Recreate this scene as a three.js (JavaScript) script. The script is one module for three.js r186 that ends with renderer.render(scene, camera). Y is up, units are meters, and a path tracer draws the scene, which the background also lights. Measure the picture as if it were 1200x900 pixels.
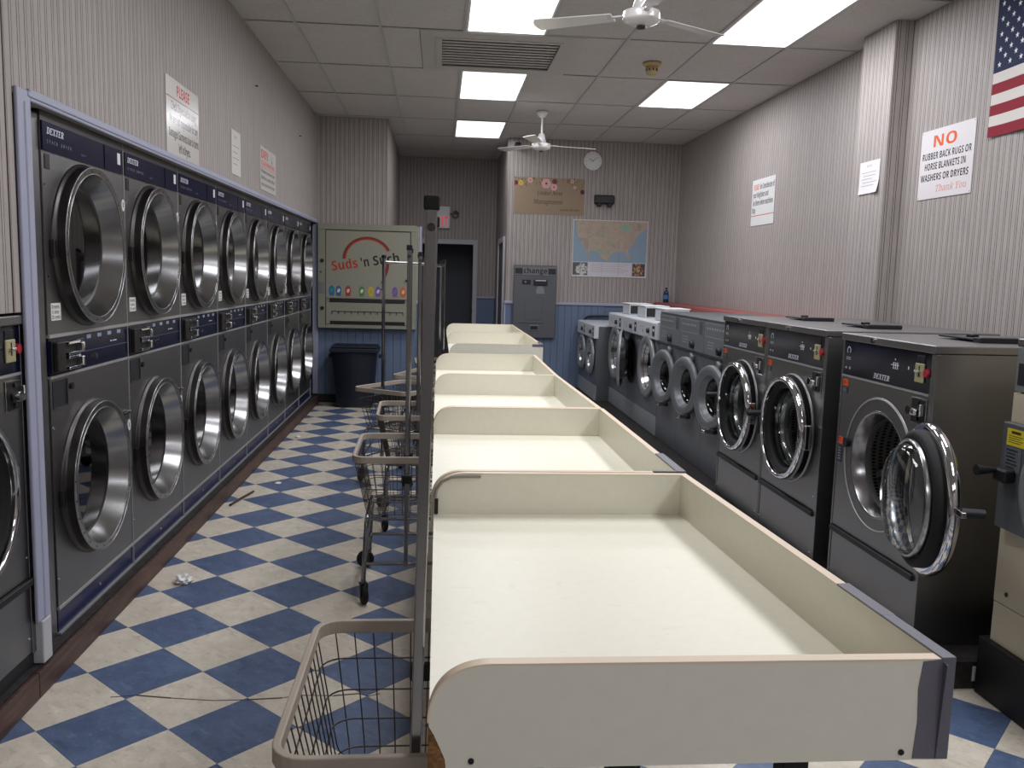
import * as THREE from 'three';
import { RoundedBoxGeometry } from 'three/addons/geometries/RoundedBoxGeometry.js';
import { mergeGeometries } from 'three/addons/utils/BufferGeometryUtils.js';
import { RectAreaLightUniformsLib } from 'three/addons/lights/RectAreaLightUniformsLib.js';

// ------------------------------------------------------------------ camera, light, exposure
const scene = new THREE.Scene();
scene.background = new THREE.Color(0x000000);
const camera = new THREE.PerspectiveCamera(2 * Math.atan(450 / 1013.23) * 180 / Math.PI, 4 / 3, 0.05, 60);
camera.position.set(0, 1.5516, 0);
camera.rotation.order = 'YXZ';
camera.rotation.set(-0.1233, -0.0869, 0.0273);
const renderer = new THREE.WebGLRenderer({ antialias: true });
renderer.toneMapping = THREE.LinearToneMapping;
renderer.toneMappingExposure = 1.0;
renderer.shadowMap.enabled = true;
RectAreaLightUniformsLib.init();
const LAMP_NITS = 14.5, LAMP_COLOR = 0xf7f8ff, GLOW = 1.6;

// room: x across, y up, -z down the length of the shop
const XL = -1.425, XR = 3.15, H = 3.324, ZL = -10.4, ZB = -11.4, ZA = -13.6, XA0 = -0.62, XA1 = 0.87, ZF = 2.6;
const GX = 0.155, GZ = -6.608, GW = 0.6096, GL = 1.2192;          // ceiling grid: one corner, tile width and length

// ------------------------------------------------------------------ helpers
let seed = 7;
const rnd = () => { seed = (seed * 16807) % 2147483647; return (seed & 0xffffff) / 0x1000000; };
const V = (x, y, z) => new THREE.Vector3(x, y, z);
const R = THREE.MathUtils.degToRad;
const taken = {};
function numbered(name) { const n = taken[name] = (taken[name] ?? -1) + 1; return n ? `${name}_${String(n).padStart(3, '0')}` : name; }
function part(name, geo, mat, parent) {
  const m = new THREE.Mesh(Array.isArray(geo) ? (geo.length > 1 ? merge(geo) : geo[0]) : geo, mat);
  m.name = name; m.castShadow = m.receiveShadow = true; if (parent) parent.add(m); return m;
}
function merge(gs) { return mergeGeometries(gs.map(g => { const h = g.index ? g.toNonIndexed() : g; for (const k of Object.keys(h.attributes)) if (!['position', 'normal', 'uv'].includes(k)) h.deleteAttribute(k); return h; })); }
function tag(o, label, category, group) { o.userData.label = label; o.userData.category = category; if (group) o.userData.group = group; return o; }
function thing(name, label, category, [x, y, z] = [0, 0, 0], turn = 0, group) {
  const o = new THREE.Group(); o.name = numbered(name); scene.add(o); o.position.set(x, y, z); o.rotation.y = turn; return tag(o, label, category, group);
}
function single(name, geo, mat, label, category, pos = [0, 0, 0], turn = 0, group) {
  const m = part(numbered(name), geo, mat, scene); m.position.set(...pos); m.rotation.y = turn; return tag(m, label, category, group);
}
function copyOf(o, name, label, pos, turn = 0) {
  const c = o.clone(); c.name = numbered(name); scene.add(c); c.position.set(...pos); c.rotation.y = turn; c.userData = { ...o.userData, label }; return c;
}
function setting(name, parts) { const o = new THREE.Group(); o.name = name; o.userData.kind = 'structure'; scene.add(o); if (parts) parts(o); return o; }
const B = (w, h, d, x = 0, y = 0, z = 0) => new THREE.BoxGeometry(w, h, d).translate(x, y, z);
const BB = (x0, x1, y0, y1, z0, z1) => B(Math.abs(x1 - x0), Math.abs(y1 - y0), Math.abs(z1 - z0), (x0 + x1) / 2, (y0 + y1) / 2, (z0 + z1) / 2);
const RB = (w, h, d, r, x = 0, y = 0, z = 0, s = 2) => new RoundedBoxGeometry(w, h, d, s, r).translate(x, y, z);
const RBB = (x0, x1, y0, y1, z0, z1, r = 0.006, s = 2) => RB(Math.abs(x1 - x0), Math.abs(y1 - y0), Math.abs(z1 - z0), r, (x0 + x1) / 2, (y0 + y1) / 2, (z0 + z1) / 2, s);
function CY(r1, r2, h, x = 0, y = 0, z = 0, axis = 'y', n = 24) {
  const g = new THREE.CylinderGeometry(r1, r2, h, n); if (axis === 'z') g.rotateX(Math.PI / 2); if (axis === 'x') g.rotateZ(-Math.PI / 2); return g.translate(x, y, z);
}
const latheZ = (pts, n = 48) => new THREE.LatheGeometry(pts.map(p => new THREE.Vector2(Math.max(p[0], 1e-4), p[1])), n).rotateX(Math.PI / 2);
const latheY = (pts, n = 32) => new THREE.LatheGeometry(pts.map(p => new THREE.Vector2(Math.max(p[0], 1e-4), p[1])), n);
function plate(shape, depth, bevel = 0) {       // extruded in +z from 0
  return new THREE.ExtrudeGeometry(shape, { depth, bevelEnabled: bevel > 0, bevelThickness: bevel, bevelSize: bevel, bevelSegments: 2, curveSegments: 40 });
}
function rectShape(x0, x1, y0, y1, holes = []) {
  const s = new THREE.Shape(); s.moveTo(x0, y0); s.lineTo(x1, y0); s.lineTo(x1, y1); s.lineTo(x0, y1); s.closePath();
  for (const [cx, cy, r] of holes) { const p = new THREE.Path(); p.absarc(cx, cy, r, 0, Math.PI * 2, true); s.holes.push(p); }
  return s;
}
function fillet(pts, rad, n = 4) {
  const out = [pts[0]];
  for (let i = 1; i < pts.length - 1; i++) {
    const p = pts[i], a = pts[i - 1].clone().sub(p), b = pts[i + 1].clone().sub(p), r = Math.min(rad, a.length() * 0.45, b.length() * 0.45);
    const s = p.clone().addScaledVector(a.normalize(), r), e = p.clone().addScaledVector(b.normalize(), r);
    for (let k = 0; k <= n; k++) { const t = k / n; out.push(s.clone().multiplyScalar((1 - t) ** 2).addScaledVector(p, 2 * t * (1 - t)).addScaledVector(e, t * t)); }
  }
  out.push(pts[pts.length - 1]); return out;
}
function wireTube(pts, r, n = 5, closed = false) {      // tube along a polyline
  const N = pts.length, pos = [], nor = [], uv = [], idx = []; let nrm = null;
  for (let i = 0; i < N; i++) {
    const a = pts[closed ? (i - 1 + N) % N : Math.max(i - 1, 0)], b = pts[closed ? (i + 1) % N : Math.min(i + 1, N - 1)];
    const t = b.clone().sub(a).normalize();
    if (!nrm) nrm = Math.abs(t.y) < 0.9 ? V(0, 1, 0) : V(1, 0, 0);
    nrm = nrm.clone().addScaledVector(t, -nrm.dot(t)).normalize();
    const bi = t.clone().cross(nrm);
    for (let k = 0; k <= n; k++) { const c = Math.cos(k / n * 2 * Math.PI), s = Math.sin(k / n * 2 * Math.PI), d = nrm.clone().multiplyScalar(c).addScaledVector(bi, s); pos.push(pts[i].x + d.x * r, pts[i].y + d.y * r, pts[i].z + d.z * r); nor.push(d.x, d.y, d.z); uv.push(k / n, i / N); }
  }
  for (let i = 0; i < (closed ? N : N - 1); i++) for (let k = 0; k < n; k++) { const a = i * (n + 1) + k, b = ((i + 1) % N) * (n + 1) + k; idx.push(a, a + 1, b, b, a + 1, b + 1); }
  const g = new THREE.BufferGeometry(); g.setAttribute('position', new THREE.Float32BufferAttribute(pos, 3)); g.setAttribute('normal', new THREE.Float32BufferAttribute(nor, 3)); g.setAttribute('uv', new THREE.Float32BufferAttribute(uv, 2)); g.setIndex(idx); return g;
}
const rod = (a, b, r, n = 10) => wireTube([a, b], r, n);
function wuv(g0, ou = 0, ov = 0) {                 // texture coordinates in metres, by the way each face points
  const g = g0.index ? g0.toNonIndexed() : g0, p = g.attributes.position, n = g.attributes.normal, uv = new Float32Array(p.count * 2);
  for (let i = 0; i < p.count; i += 3) {
    const ax = Math.abs(n.getX(i) + n.getX(i + 1) + n.getX(i + 2)), ay = Math.abs(n.getY(i) + n.getY(i + 1) + n.getY(i + 2)), az = Math.abs(n.getZ(i) + n.getZ(i + 1) + n.getZ(i + 2));
    for (let k = i; k < i + 3; k++) { const x = p.getX(k), y = p.getY(k), z = p.getZ(k); const [a, b] = ax > ay && ax > az ? [z, y] : az >= ay ? [x, y] : [x, z]; uv[2 * k] = a + ou; uv[2 * k + 1] = b + ov; }
  }
  g.setAttribute('uv', new THREE.BufferAttribute(uv, 2)); return g;
}
// ------------------------------------------------------------------ textures
function canvasTex(w, h, draw, size) {
  const c = document.createElement('canvas'); c.width = w; c.height = h; const x = c.getContext('2d'); draw(x, w, h);
  const t = new THREE.CanvasTexture(c); t.colorSpace = THREE.SRGBColorSpace; t.wrapS = t.wrapT = THREE.RepeatWrapping; t.magFilter = THREE.LinearFilter;
  if (size) t.repeat.set(1 / size[0], 1 / size[1]); return t;
}
function hash2(x, y, s) { let h = Math.imul(x, 374761393) ^ Math.imul(y, 668265263) ^ Math.imul(s, 1274126177); h = Math.imul(h ^ (h >>> 13), 1274126177); return ((h ^ (h >>> 16)) >>> 0) / 4294967296; }
function vnoise(u, v, nx, ny, s) {              // value noise that tiles: u, v in 0..1
  const x = u * nx, y = v * ny, i = Math.floor(x), j = Math.floor(y), f = x - i, g = y - j, a = f * f * (3 - 2 * f), b = g * g * (3 - 2 * g);
  const q = (p, r) => hash2(((p % nx) + nx) % nx, ((r % ny) + ny) % ny, s);
  return (q(i, j) * (1 - a) + q(i + 1, j) * a) * (1 - b) + (q(i, j + 1) * (1 - a) + q(i + 1, j + 1) * a) * b;
}
function dataTex(w, h, f, size, srgb = true) {   // f(u, v) returns [r, g, b] 0..255
  const d = new Uint8Array(w * h * 4);
  for (let y = 0; y < h; y++) for (let x = 0; x < w; x++) { const c = f(x / w, y / h), k = (y * w + x) * 4; for (let i = 0; i < 3; i++) d[k + i] = Math.max(0, Math.min(255, c[i])); d[k + 3] = 255; }
  const t = new THREE.DataTexture(d, w, h); t.wrapS = t.wrapT = THREE.RepeatWrapping; t.magFilter = THREE.LinearFilter; t.minFilter = THREE.LinearMipmapLinearFilter; t.generateMipmaps = true; if (srgb) t.colorSpace = THREE.SRGBColorSpace; t.repeat.set(1 / size[0], 1 / size[1]); t.needsUpdate = true; return t;
}
const PITCH = 0.054, NP = 8;
function paperLine(u) {                            // printed pairs of dark pinstripes on the wallpaper
  const k = Math.floor(u * NP), t = (u * NP - k) * PITCH, j = (hash2(k, 3, 5) - 0.5) * 0.006;
  let v = 0;
  for (const [c, w, s] of [[0.013 + j, 0.0019, 0.75 + 0.25 * hash2(k, 1, 2)], [0.029 + j * 0.6, 0.0023, 0.85 + 0.15 * hash2(k, 9, 2)]]) v = Math.max(v, s * Math.max(0, Math.min(1, (w - Math.abs(t - c)) / 0.0008)));
  return v;
}
const paperTex = dataTex(1024, 512, (u, v) => {
  const l = paperLine(u) * (0.75 + 0.4 * vnoise(u, v, 128, 24, 4)), n = (vnoise(u, v, 200, 200, 1) - 0.5) * 12 + (vnoise(u, v, 14, 9, 2) - 0.5) * 7 + (vnoise(u, v, 90, 6, 7) - 0.5) * 9;
  return [170 + n - l * 132, 162 + n - l * 130, 157 + n - l * 127];
}, [PITCH * NP, 1.1]);
const tileNoise = (base, chips, s) => dataTex(512, 512, (u, v) => {
  const n = (vnoise(u, v, 9, 9, s) - 0.5) * 12 + (vnoise(u, v, 40, 26, s + 1) - 0.5) * 15 + (vnoise(u, v, 160, 120, s + 2) - 0.5) * 12, f = vnoise(u, v, 60, 34, s + 5) > 0.86 ? chips : 0, g = vnoise(u, v, 23, 17, s + 8) > 0.9 ? -chips * 0.9 : 0;
  return base.map((b, i) => b + n * (i === 2 ? 1 : 0.95) + f + g);
}, [1.1, 1.1]);
const ceilTex = dataTex(512, 512, (u, v) => { const n = (vnoise(u, v, 220, 220, 1) - 0.5) * 13 + (vnoise(u, v, 60, 60, 3) - 0.5) * 6 + (vnoise(u, v, 7, 7, 8) - 0.5) * 5, p = vnoise(u, v, 150, 110, 6) > 0.9 ? -16 : 0; return [194 + n + p, 190 + n + p, 185 + n + p]; }, [1.2, 1.2]);
const laminateTex = dataTex(512, 512, (u, v) => { const n = (vnoise(u, v, 120, 120, 1) - 0.5) * 3 + (vnoise(u, v, 6, 5, 2) - 0.5) * 5; const s = vnoise(u, v, 38, 160, 5) > 0.93 ? -5 : 0; return [247 + n + s, 243 + n + s, 222 + n + s]; }, [1.3, 1.3]);
const boardTex = dataTex(256, 256, (u, v) => { const n = (vnoise(u, v, 70, 70, 1) - 0.5) * 46 + (vnoise(u, v, 16, 16, 2) - 0.5) * 24; return [128 + n, 92 + n * 0.9, 52 + n * 0.7]; }, [0.25, 0.25]);
const woodTex = dataTex(512, 256, (u, v) => { const n = (vnoise(u, v, 5, 90, 1) - 0.5) * 26 + (vnoise(u, v, 40, 40, 2) - 0.5) * 16 + (vnoise(u, v, 9, 7, 3) - 0.5) * 20; return [74 + n, 50 + n * 0.8, 42 + n * 0.75]; }, [2, 0.4]);
const grimeTex = dataTex(512, 256, (u, v) => { const n = (vnoise(u, v, 60, 40, 1) - 0.5) * 26 + (vnoise(u, v, 200, 120, 2) - 0.5) * 14; return [38 + n, 34 + n, 31 + n]; }, [1.4, 0.7]);

const std = o => new THREE.MeshStandardMaterial(o);
const phy = o => new THREE.MeshPhysicalMaterial(o);
const M = {
  paper: std({ map: paperTex, roughness: 0.62 }),
  ceil: std({ map: ceilTex, roughness: 0.95 }),
  tbar: std({ color: 0xb4b1ad, roughness: 0.6 }),
  blueTile: std({ map: tileNoise([85, 102, 133], 12, 3), roughness: 0.38 }),
  creamTile: std({ map: tileNoise([212, 203, 186], -12, 31), roughness: 0.38 }),
  sub: std({ color: 0x2c2a2a, roughness: 0.8 }),
  crack: std({ color: 0x4a3c34, roughness: 0.9 }),
  lam: std({ map: laminateTex, roughness: 0.42 }),
  panel: std({ map: dataTex(256, 256, (u, v) => { const n = (vnoise(u, v, 60, 60, 1) - 0.5) * 3 + (vnoise(u, v, 5, 4, 2) - 0.5) * 4; return [228 + n, 225 + n, 208 + n]; }, [0.9, 0.9]), roughness: 0.35 }),
  edging: std({ color: 0x8d897c, roughness: 0.5 }),
  band: std({ color: 0xe6d3b8, roughness: 0.45 }),
  particle: std({ map: boardTex, roughness: 0.9 }),
  tape: std({ color: 0x6b6a73, roughness: 0.45, metalness: 0.1 }),
  black: std({ color: 0x121214, roughness: 0.5 }),
  rubber: std({ color: 0x0d0d0e, roughness: 0.75 }),
  steel: std({ color: 0x8d8c8c, metalness: 1, roughness: 0.37 }),
  ring: std({ color: 0xa3a3a3, metalness: 1, roughness: 0.22 }),
  ringDark: std({ color: 0x4e4c4a, metalness: 1, roughness: 0.38 }),
  chrome: std({ color: 0xd4d4d6, metalness: 1, roughness: 0.07 }),
  rail: std({ color: 0xb9b9b8, metalness: 0.7, roughness: 0.5 }),
  kickNavy: phy({ color: 0x181f48, roughness: 0.25, specularIntensity: 0.5 }),
  drum: std({ color: 0x8e8c8a, metalness: 1, roughness: 0.42 }),
  navy: phy({ color: 0x0e1230, roughness: 0.2, specularIntensity: 0.4 }),
  glass: phy({ color: 0x595a5c, transmission: 1, thickness: 0, roughness: 0.02, ior: 1.5 }),
  clear: phy({ color: 0xdfe4e4, transmission: 1, thickness: 0, roughness: 0.03, ior: 1.5 }),
  trim: std({ color: 0xa3a6ba, roughness: 0.5 }),
  jamb: std({ color: 0xb9b9bd, roughness: 0.55 }),
  wainscot: std({ color: 0x687892, roughness: 0.55 }),
  wood: std({ map: woodTex, roughness: 0.5 }),
  grime: std({ map: grimeTex, roughness: 0.7 }),
  white: std({ color: 0xe2e2e0, roughness: 0.45 }),
  enamel: std({ color: 0xc9ccd0, roughness: 0.35 }),
  gloss: phy({ color: 0xe8e6e2, roughness: 0.25, clearcoat: 0.6, clearcoatRoughness: 0.1 }),
  grey: std({ color: 0x63666a, roughness: 0.42, metalness: 0.35 }),
  greyPanel: std({ color: 0x85888b, roughness: 0.4, metalness: 0.3 }),
  doorGrey: std({ color: 0x8f9294, roughness: 0.36, metalness: 0.35 }),
  ringGrey: std({ color: 0x777a7d, roughness: 0.4, metalness: 0.35 }),
  kick: std({ color: 0x8f9296, roughness: 0.5, metalness: 0.2 }),
  cream: std({ color: 0xcabfa6, roughness: 0.45 }),
  vend: std({ color: 0x8f8f7e, roughness: 0.45 }),
  vendFace: std({ color: 0x949382, roughness: 0.4 }),
  concrete: std({ color: 0x85807a, roughness: 0.85 }),
  duct: std({ color: 0xa4a5a6, roughness: 0.5, metalness: 0.6 }),
  dark: std({ color: 0x1b1c20, roughness: 0.6 }),
  room: std({ color: 0x5a5d63, roughness: 0.9 }),
  can: std({ color: 0x151b2b, roughness: 0.55 }),
  rim: std({ color: 0xa79b8c, roughness: 0.55 }),
  wire: std({ color: 0x5c5650, metalness: 0.9, roughness: 0.4 }),
  tube: std({ color: 0x98989a, metalness: 1, roughness: 0.16 }),
  red: std({ color: 0xb02030, roughness: 0.35 }),
  beige: std({ color: 0xb8b089, roughness: 0.4, metalness: 0.3 }),
  shelf: std({ color: 0x9a5450, roughness: 0.5 }),
  louvre: std({ color: 0xb9b5ae, roughness: 0.5 }),
  smoke: std({ color: 0xb7a274, roughness: 0.6 }),
  diffuser: std({ color: 0xf4f4f2, roughness: 0.5, emissive: LAMP_COLOR, emissiveIntensity: GLOW }),
  exitRed: std({ color: 0xa01818, roughness: 0.5, emissive: 0xff2a2a, emissiveIntensity: 0.5 }),
  changeGrey: std({ color: 0x5f6166, roughness: 0.45, metalness: 0.3 }),
  yellow: std({ color: 0xd2c02c, roughness: 0.5 }),
  orange: std({ color: 0xd2531c, roughness: 0.5 }),
  litter: std({ color: 0xe6e4e0, roughness: 0.8 }),
  twig: std({ color: 0x4a3a2c, roughness: 0.9 }),
};
const front = (m, side = M.white) => [side, side, side, side, m, side];       // a box whose +z face carries a print
const printed = (w, h, draw, { specular = 1, ...o } = {}) => phy({ map: canvasTex(w, h, draw), roughness: 0.5, specularIntensity: specular, ...o });

const squeeze = (c, txt, x, y, w, font) => { c.font = font; const m = c.measureText(txt).width || 1; c.save(); c.translate(x, y); c.scale(w / m, 1); c.fillText(txt, 0, 0); c.restore(); };
// ------------------------------------------------------------------ floor
setting('floor', o => {
  part('subfloor', BB(XL - 1.2, XR + 0.1, -0.2, -0.0035, ZA - 0.1, ZF + 0.1), M.sub, o);
  const d = 0.4311, th = -0.0034, x0 = -1.1044, z0 = -2.6312, c = Math.cos(th), s = Math.sin(th), list = [];
  for (let i = -3; i <= 10; i += 0.5) for (let j = -13; j <= 27; j += 0.5) {
    const even = Number.isInteger(i); if (Number.isInteger(j) === even) continue;
    const x = x0 + d * (c * i - s * j), z = z0 - d * (s * i + c * j);
    if (x < -1.62 || x > 2.35 || z > ZF || z < ZA) continue;
    const seen = (x > -1.6 && x < 0.2 && z < -2.1 && z > -10.6) || (x > 0.8 && x < 2.3 && z < -1.5 && z > -3.9);
    list.push({ x, z, blue: even, near: seen ? Math.hypot(x, z) : 99 });
  }
  list.sort((a, b) => a.near - b.near);
  const variants = {}, size = 0.3048 - 0.0011;
  const geo = v => variants[v] ??= wuv(B(size, 0.0035, size, 0, -0.00175, 0), v * 0.37, v * 0.23);
  const rest = { true: [], false: [] };
  list.forEach((t, k) => {
    if (k < 290 && t.near < 90) { const m = part('floor_tile', geo(Math.floor(rnd() * 8)), t.blue ? M.blueTile : M.creamTile, o); m.position.set(t.x, (rnd() - 0.5) * 0.0006, t.z); m.rotation.y = Math.PI / 4 + th + (rnd() - 0.5) * 0.004; }
    else rest[t.blue].push(geo(k % 8).clone().rotateY(Math.PI / 4 + th).translate(t.x, 0, t.z));
  });
  for (const k of ['true', 'false']) part('floor_tile_field', merge(rest[k]), k === 'true' ? M.blueTile : M.creamTile, o).userData.kind = 'stuff';
  const cr = [[-1.16, -3.079], [-1.073, -3.09], [-0.946, -3.066], [-0.789, -3.042], [-0.668, -3.045], [-0.548, -3.054], [-0.489, -3.072], [-0.36, -3.066], [-0.272, -3.079], [-0.233, -3.058], [-0.194, -3.076]], gs = [];
  for (let k = 0; k < cr.length - 1; k++) { const [a, b] = [cr[k], cr[k + 1]], l = Math.hypot(b[0] - a[0], b[1] - a[1]); gs.push(B(l + 0.004, 0.0012, 0.0035 + 0.004 * (k % 3 === 1)).rotateY(-Math.atan2(b[1] - a[1], b[0] - a[0])).translate((a[0] + b[0]) / 2, 0.0004, (a[1] + b[1]) / 2)); }
  part('floor_crack', gs, M.crack, o);
});
// raised curbs the machines stand on
setting('baseboard_left', o => {
  part('curb_top', wuv(BB(XL - 1.1, -1.42, 0, 0.105, ZL, ZF)), M.grime, o);
  part('riser', BB(XL - 1.0, -1.445, 0.105, 0.156, -3.18, -2.4), M.dark, o);
  for (let k = 0; k < 5; k++) { const z0 = -10.39 + k * 2.44, z1 = Math.min(ZF, z0 + 2.436); part('curb_board', wuv(RBB(-1.4195, -1.402, 0.001, 0.098, z0, z1, 0.003)), M.wood, o); }
});
setting('baseboard_right', o => {
  part('curb_top', wuv(BB(1.85, XR - 0.002, 0.001, 0.11, ZB + 0.02, -3.05)), M.grime, o);
  for (let k = 0; k < 4; k++) part('curb_board', wuv(RBB(1.832, 1.8495, 0.001, 0.1, -11.37 + k * 2.08, -11.37 + k * 2.08 + 2.076, 0.003)), M.wood, o);
  part('plinth', RBB(2.1, XR - 0.01, 0.001, 0.228, -3.03, ZF - 0.02, 0.004), M.black, o);
  part('curb_end_label', B(0.06, 0.06, 0.0015, 2.13, 0.062, -3.0485), M.white, o);
});
// ------------------------------------------------------------------ walls
const wallBox = (...a) => wuv(BB(...a));
setting('wall_left', o => {
  part('upper_panel', wallBox(XL - 0.16, XL, 2.115, H, ZL + 0.002, -3.102), M.paper, o);
  part('near_panel', wallBox(XL - 0.16, XL, 1.386, H, -3.1, ZF), M.paper, o);
  part('lower_panel', wallBox(XL - 0.16, XL, 0.106, 1.385, -2.34, ZF), M.paper, o);
  part('panel_seam', BB(XL, XL + 0.002, 1.387, H, -3.052, -3.047), M.wood, o);
  part('recess_back', BB(XL - 1.2, XL - 1.1, 0, H, ZL, ZF), M.room, o);
  for (const [y, z] of [[2.95, -7.0], [2.9, -9.1], [2.62, -3.16]]) part('nail', CY(0.006, 0.006, 0.02, XL + 0.008, y, z, 'x', 8), M.black, o);
});
setting('wall_back', o => {            // carries the change machine
  part('upper_panel', wallBox(XA1, XR + 0.15, 1.232, H, ZB - 0.15, ZB), M.paper, o);
  part('lower_core', BB(XA1, XR + 0.15, 0, 1.2, ZB - 0.15, ZB - 0.014), M.wainscot, o);
  for (let x = XA1; x < 2.2; x += 0.089) part('beadboard', RBB(x + 0.001, x + 0.088, 0.001, 1.2, ZB - 0.013, ZB, 0.004, 1), M.wainscot, o);
  part('chair_rail', RBB(XA1 - 0.012, XR, 1.2, 1.236, ZB - 0.14, ZB + 0.022, 0.008), M.trim, o);
});
setting('wall_back_left', o => {       // behind the soap vending machine: full height on the left, a two-metre partition beyond
  part('upper_panel', wallBox(XL - 0.16, XA0, 1.236, H, ZL - 0.15, ZL), M.paper, o);
  part('partition_panel', wallBox(XA0, -0.24, 1.236, 2.1, ZL - 0.11, ZL), M.paper, o);
  part('lower_core', BB(XL - 0.16, -0.24, 0, 1.2, ZL - 0.15, ZL - 0.014), M.wainscot, o);
  for (let x = XL + 0.001; x < -0.3; x += 0.089) part('beadboard', RBB(x + 0.001, x + 0.088, 0.1, 1.2, ZL - 0.013, ZL, 0.004, 1), M.wainscot, o);
  part('chair_rail', RBB(XL, -0.205, 1.2, 1.236, ZL - 0.14, ZL + 0.022, 0.008), M.trim, o);
  part('end_post', RBB(-0.24, -0.212, 0.001, 2.11, ZL - 0.15, ZL + 0.006, 0.005), M.trim, o);
  part('skirting', BB(XL, -0.245, 0.001, 0.1, ZL - 0.012, ZL + 0.004), M.dark, o);
});
setting('wall_alcove', o => {
  part('back_panel', wallBox(XA0 - 0.1, -0.33, 1.236, H, ZA - 0.12, ZA), M.paper, o);
  part('back_panel', wallBox(0.59, XA1 + 0.1, 1.236, H, ZA - 0.12, ZA), M.paper, o);
  part('head_panel', wallBox(-0.329, 0.589, 2.1, H, ZA - 0.12, ZA), M.paper, o);
  part('lower_panel', BB(XA0 - 0.1, -0.33, 0, 1.2, ZA - 0.12, ZA), M.wainscot, o);
  part('lower_panel', BB(0.59, XA1 + 0.1, 0, 1.2, ZA - 0.12, ZA), M.wainscot, o);
  part('chair_rail', RBB(0.59, XA1, 1.2, 1.236, ZA - 0.1, ZA + 0.02, 0.008), M.trim, o);
  part('left_return', wallBox(XA0 - 0.12, XA0, 0, H, ZA, ZL - 0.151), M.paper, o);
  part('right_return', wallBox(XA1, XA1 + 0.12, 0, H, ZA, ZB - 0.151), M.paper, o);
  part('right_wainscot', BB(XA1 - 0.006, XA1, 0, 1.2, ZA + 0.001, ZB - 0.152), M.wainscot, o);
  part('corner_board', RBB(XA1 - 0.014, XA1 + 0.01, 0.001, 1.2, ZB - 0.15, ZB + 0.001, 0.004), M.trim, o);
});
setting('door_1', o => {               // dark doorway at the end of the alcove
  part('frame', [RBB(-0.33, -0.262, 0.001, 2.1, ZA - 0.13, ZA + 0.02, 0.006), RBB(0.522, 0.59, 0.001, 2.1, ZA - 0.13, ZA + 0.02, 0.006), RBB(-0.33, 0.59, 2.03, 2.105, ZA - 0.13, ZA + 0.021, 0.006)], M.jamb, o);
  part('back_room', [BB(-1.0, 1.3, 0, 2.6, ZA - 0.85, ZA - 0.8), BB(-1.05, -1.0, 0, 2.6, ZA - 0.85, ZA - 0.13), BB(1.3, 1.35, 0, 2.6, ZA - 0.85, ZA - 0.13), BB(-1.05, 1.35, 2.6, 2.65, ZA - 0.85, ZA - 0.13)], M.room, o);
  part('back_floor', BB(-1.0, 1.3, -0.05, 0, ZA - 0.8, ZA - 0.1), M.concrete, o);
  part('hinge', CY(0.008, 0.008, 0.09, 0.516, 1.0, ZA + 0.004, 'y', 10), M.ringDark, o);
});
setting('door_2', o => {               // side door in the alcove, seen along its face
  part('casing', [RBB(XA1 - 0.03, XA1 - 0.001, 0.001, 2.08, ZB - 0.24, ZB - 0.17, 0.006), RBB(XA1 - 0.03, XA1 - 0.001, 2.01, 2.08, ZB - 1.2, ZB - 0.24, 0.006), RBB(XA1 - 0.03, XA1 - 0.001, 0.001, 2.08, ZB - 1.27, ZB - 1.2, 0.006)], M.jamb, o);
  part('slab', BB(XA1 - 0.012, XA1 - 0.007, 0.005, 2.01, ZB - 1.2, ZB - 0.24), M.room, o);
});
setting('wall_right', o => {
  part('main_panel', wallBox(XR, XR + 0.15, 0, H, ZB, ZF), M.paper, o);
  part('pilaster', wallBox(3.02, XR - 0.001, 0.11, H, -6.25, -5.8), M.paper, o);
  part('ledge', RBB(2.86, XR - 0.002, 1.1, 1.268, ZB + 0.005, -6.3, 0.006), M.shelf, o);
});
setting('wall_front', o => part('panel', wallBox(XL - 0.2, XR + 0.15, 0, H, ZF, ZF + 0.12), M.paper, o));
setting('trim_1', o => {               // lavender moulding around the bank of dryers
  part('stile', RBB(XL, -1.411, 0.27, 2.14, -3.205, -3.105, 0.006, 3), M.trim, o);
  part('stile_bead', RBB(XL, -1.406, 0.272, 2.1, -3.182, -3.15, 0.008, 3), M.trim, o);
  part('head', RBB(XL, -1.412, 2.107, 2.15, ZL, -3.206, 0.006, 3), M.trim, o);
  part('head_bead', RBB(XL, -1.407, 2.118, 2.138, ZL, -3.182, 0.006, 3), M.trim, o);
  part('stile', RBB(XL - 0.05, -1.412, 0.11, 2.1, ZL + 0.004, ZL + 0.07, 0.008, 3), M.trim, o);
});
setting('trim_2', o => {               // pale jamb and steel filler at the near end of the dryers
  part('jamb', RBB(-1.5, XL - 0.002, 0.106, 2.098, -3.24, -3.208, 0.004), M.jamb, o);
  part('filler', RBB(-1.56, -1.468, 0.106, 2.098, -3.383, -3.242, 0.004), M.steel, o);
  part('foot_block', RBB(XL - 0.03, -1.408, 0.106, 0.268, -3.2, -3.13, 0.006), M.jamb, o);
});
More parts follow.
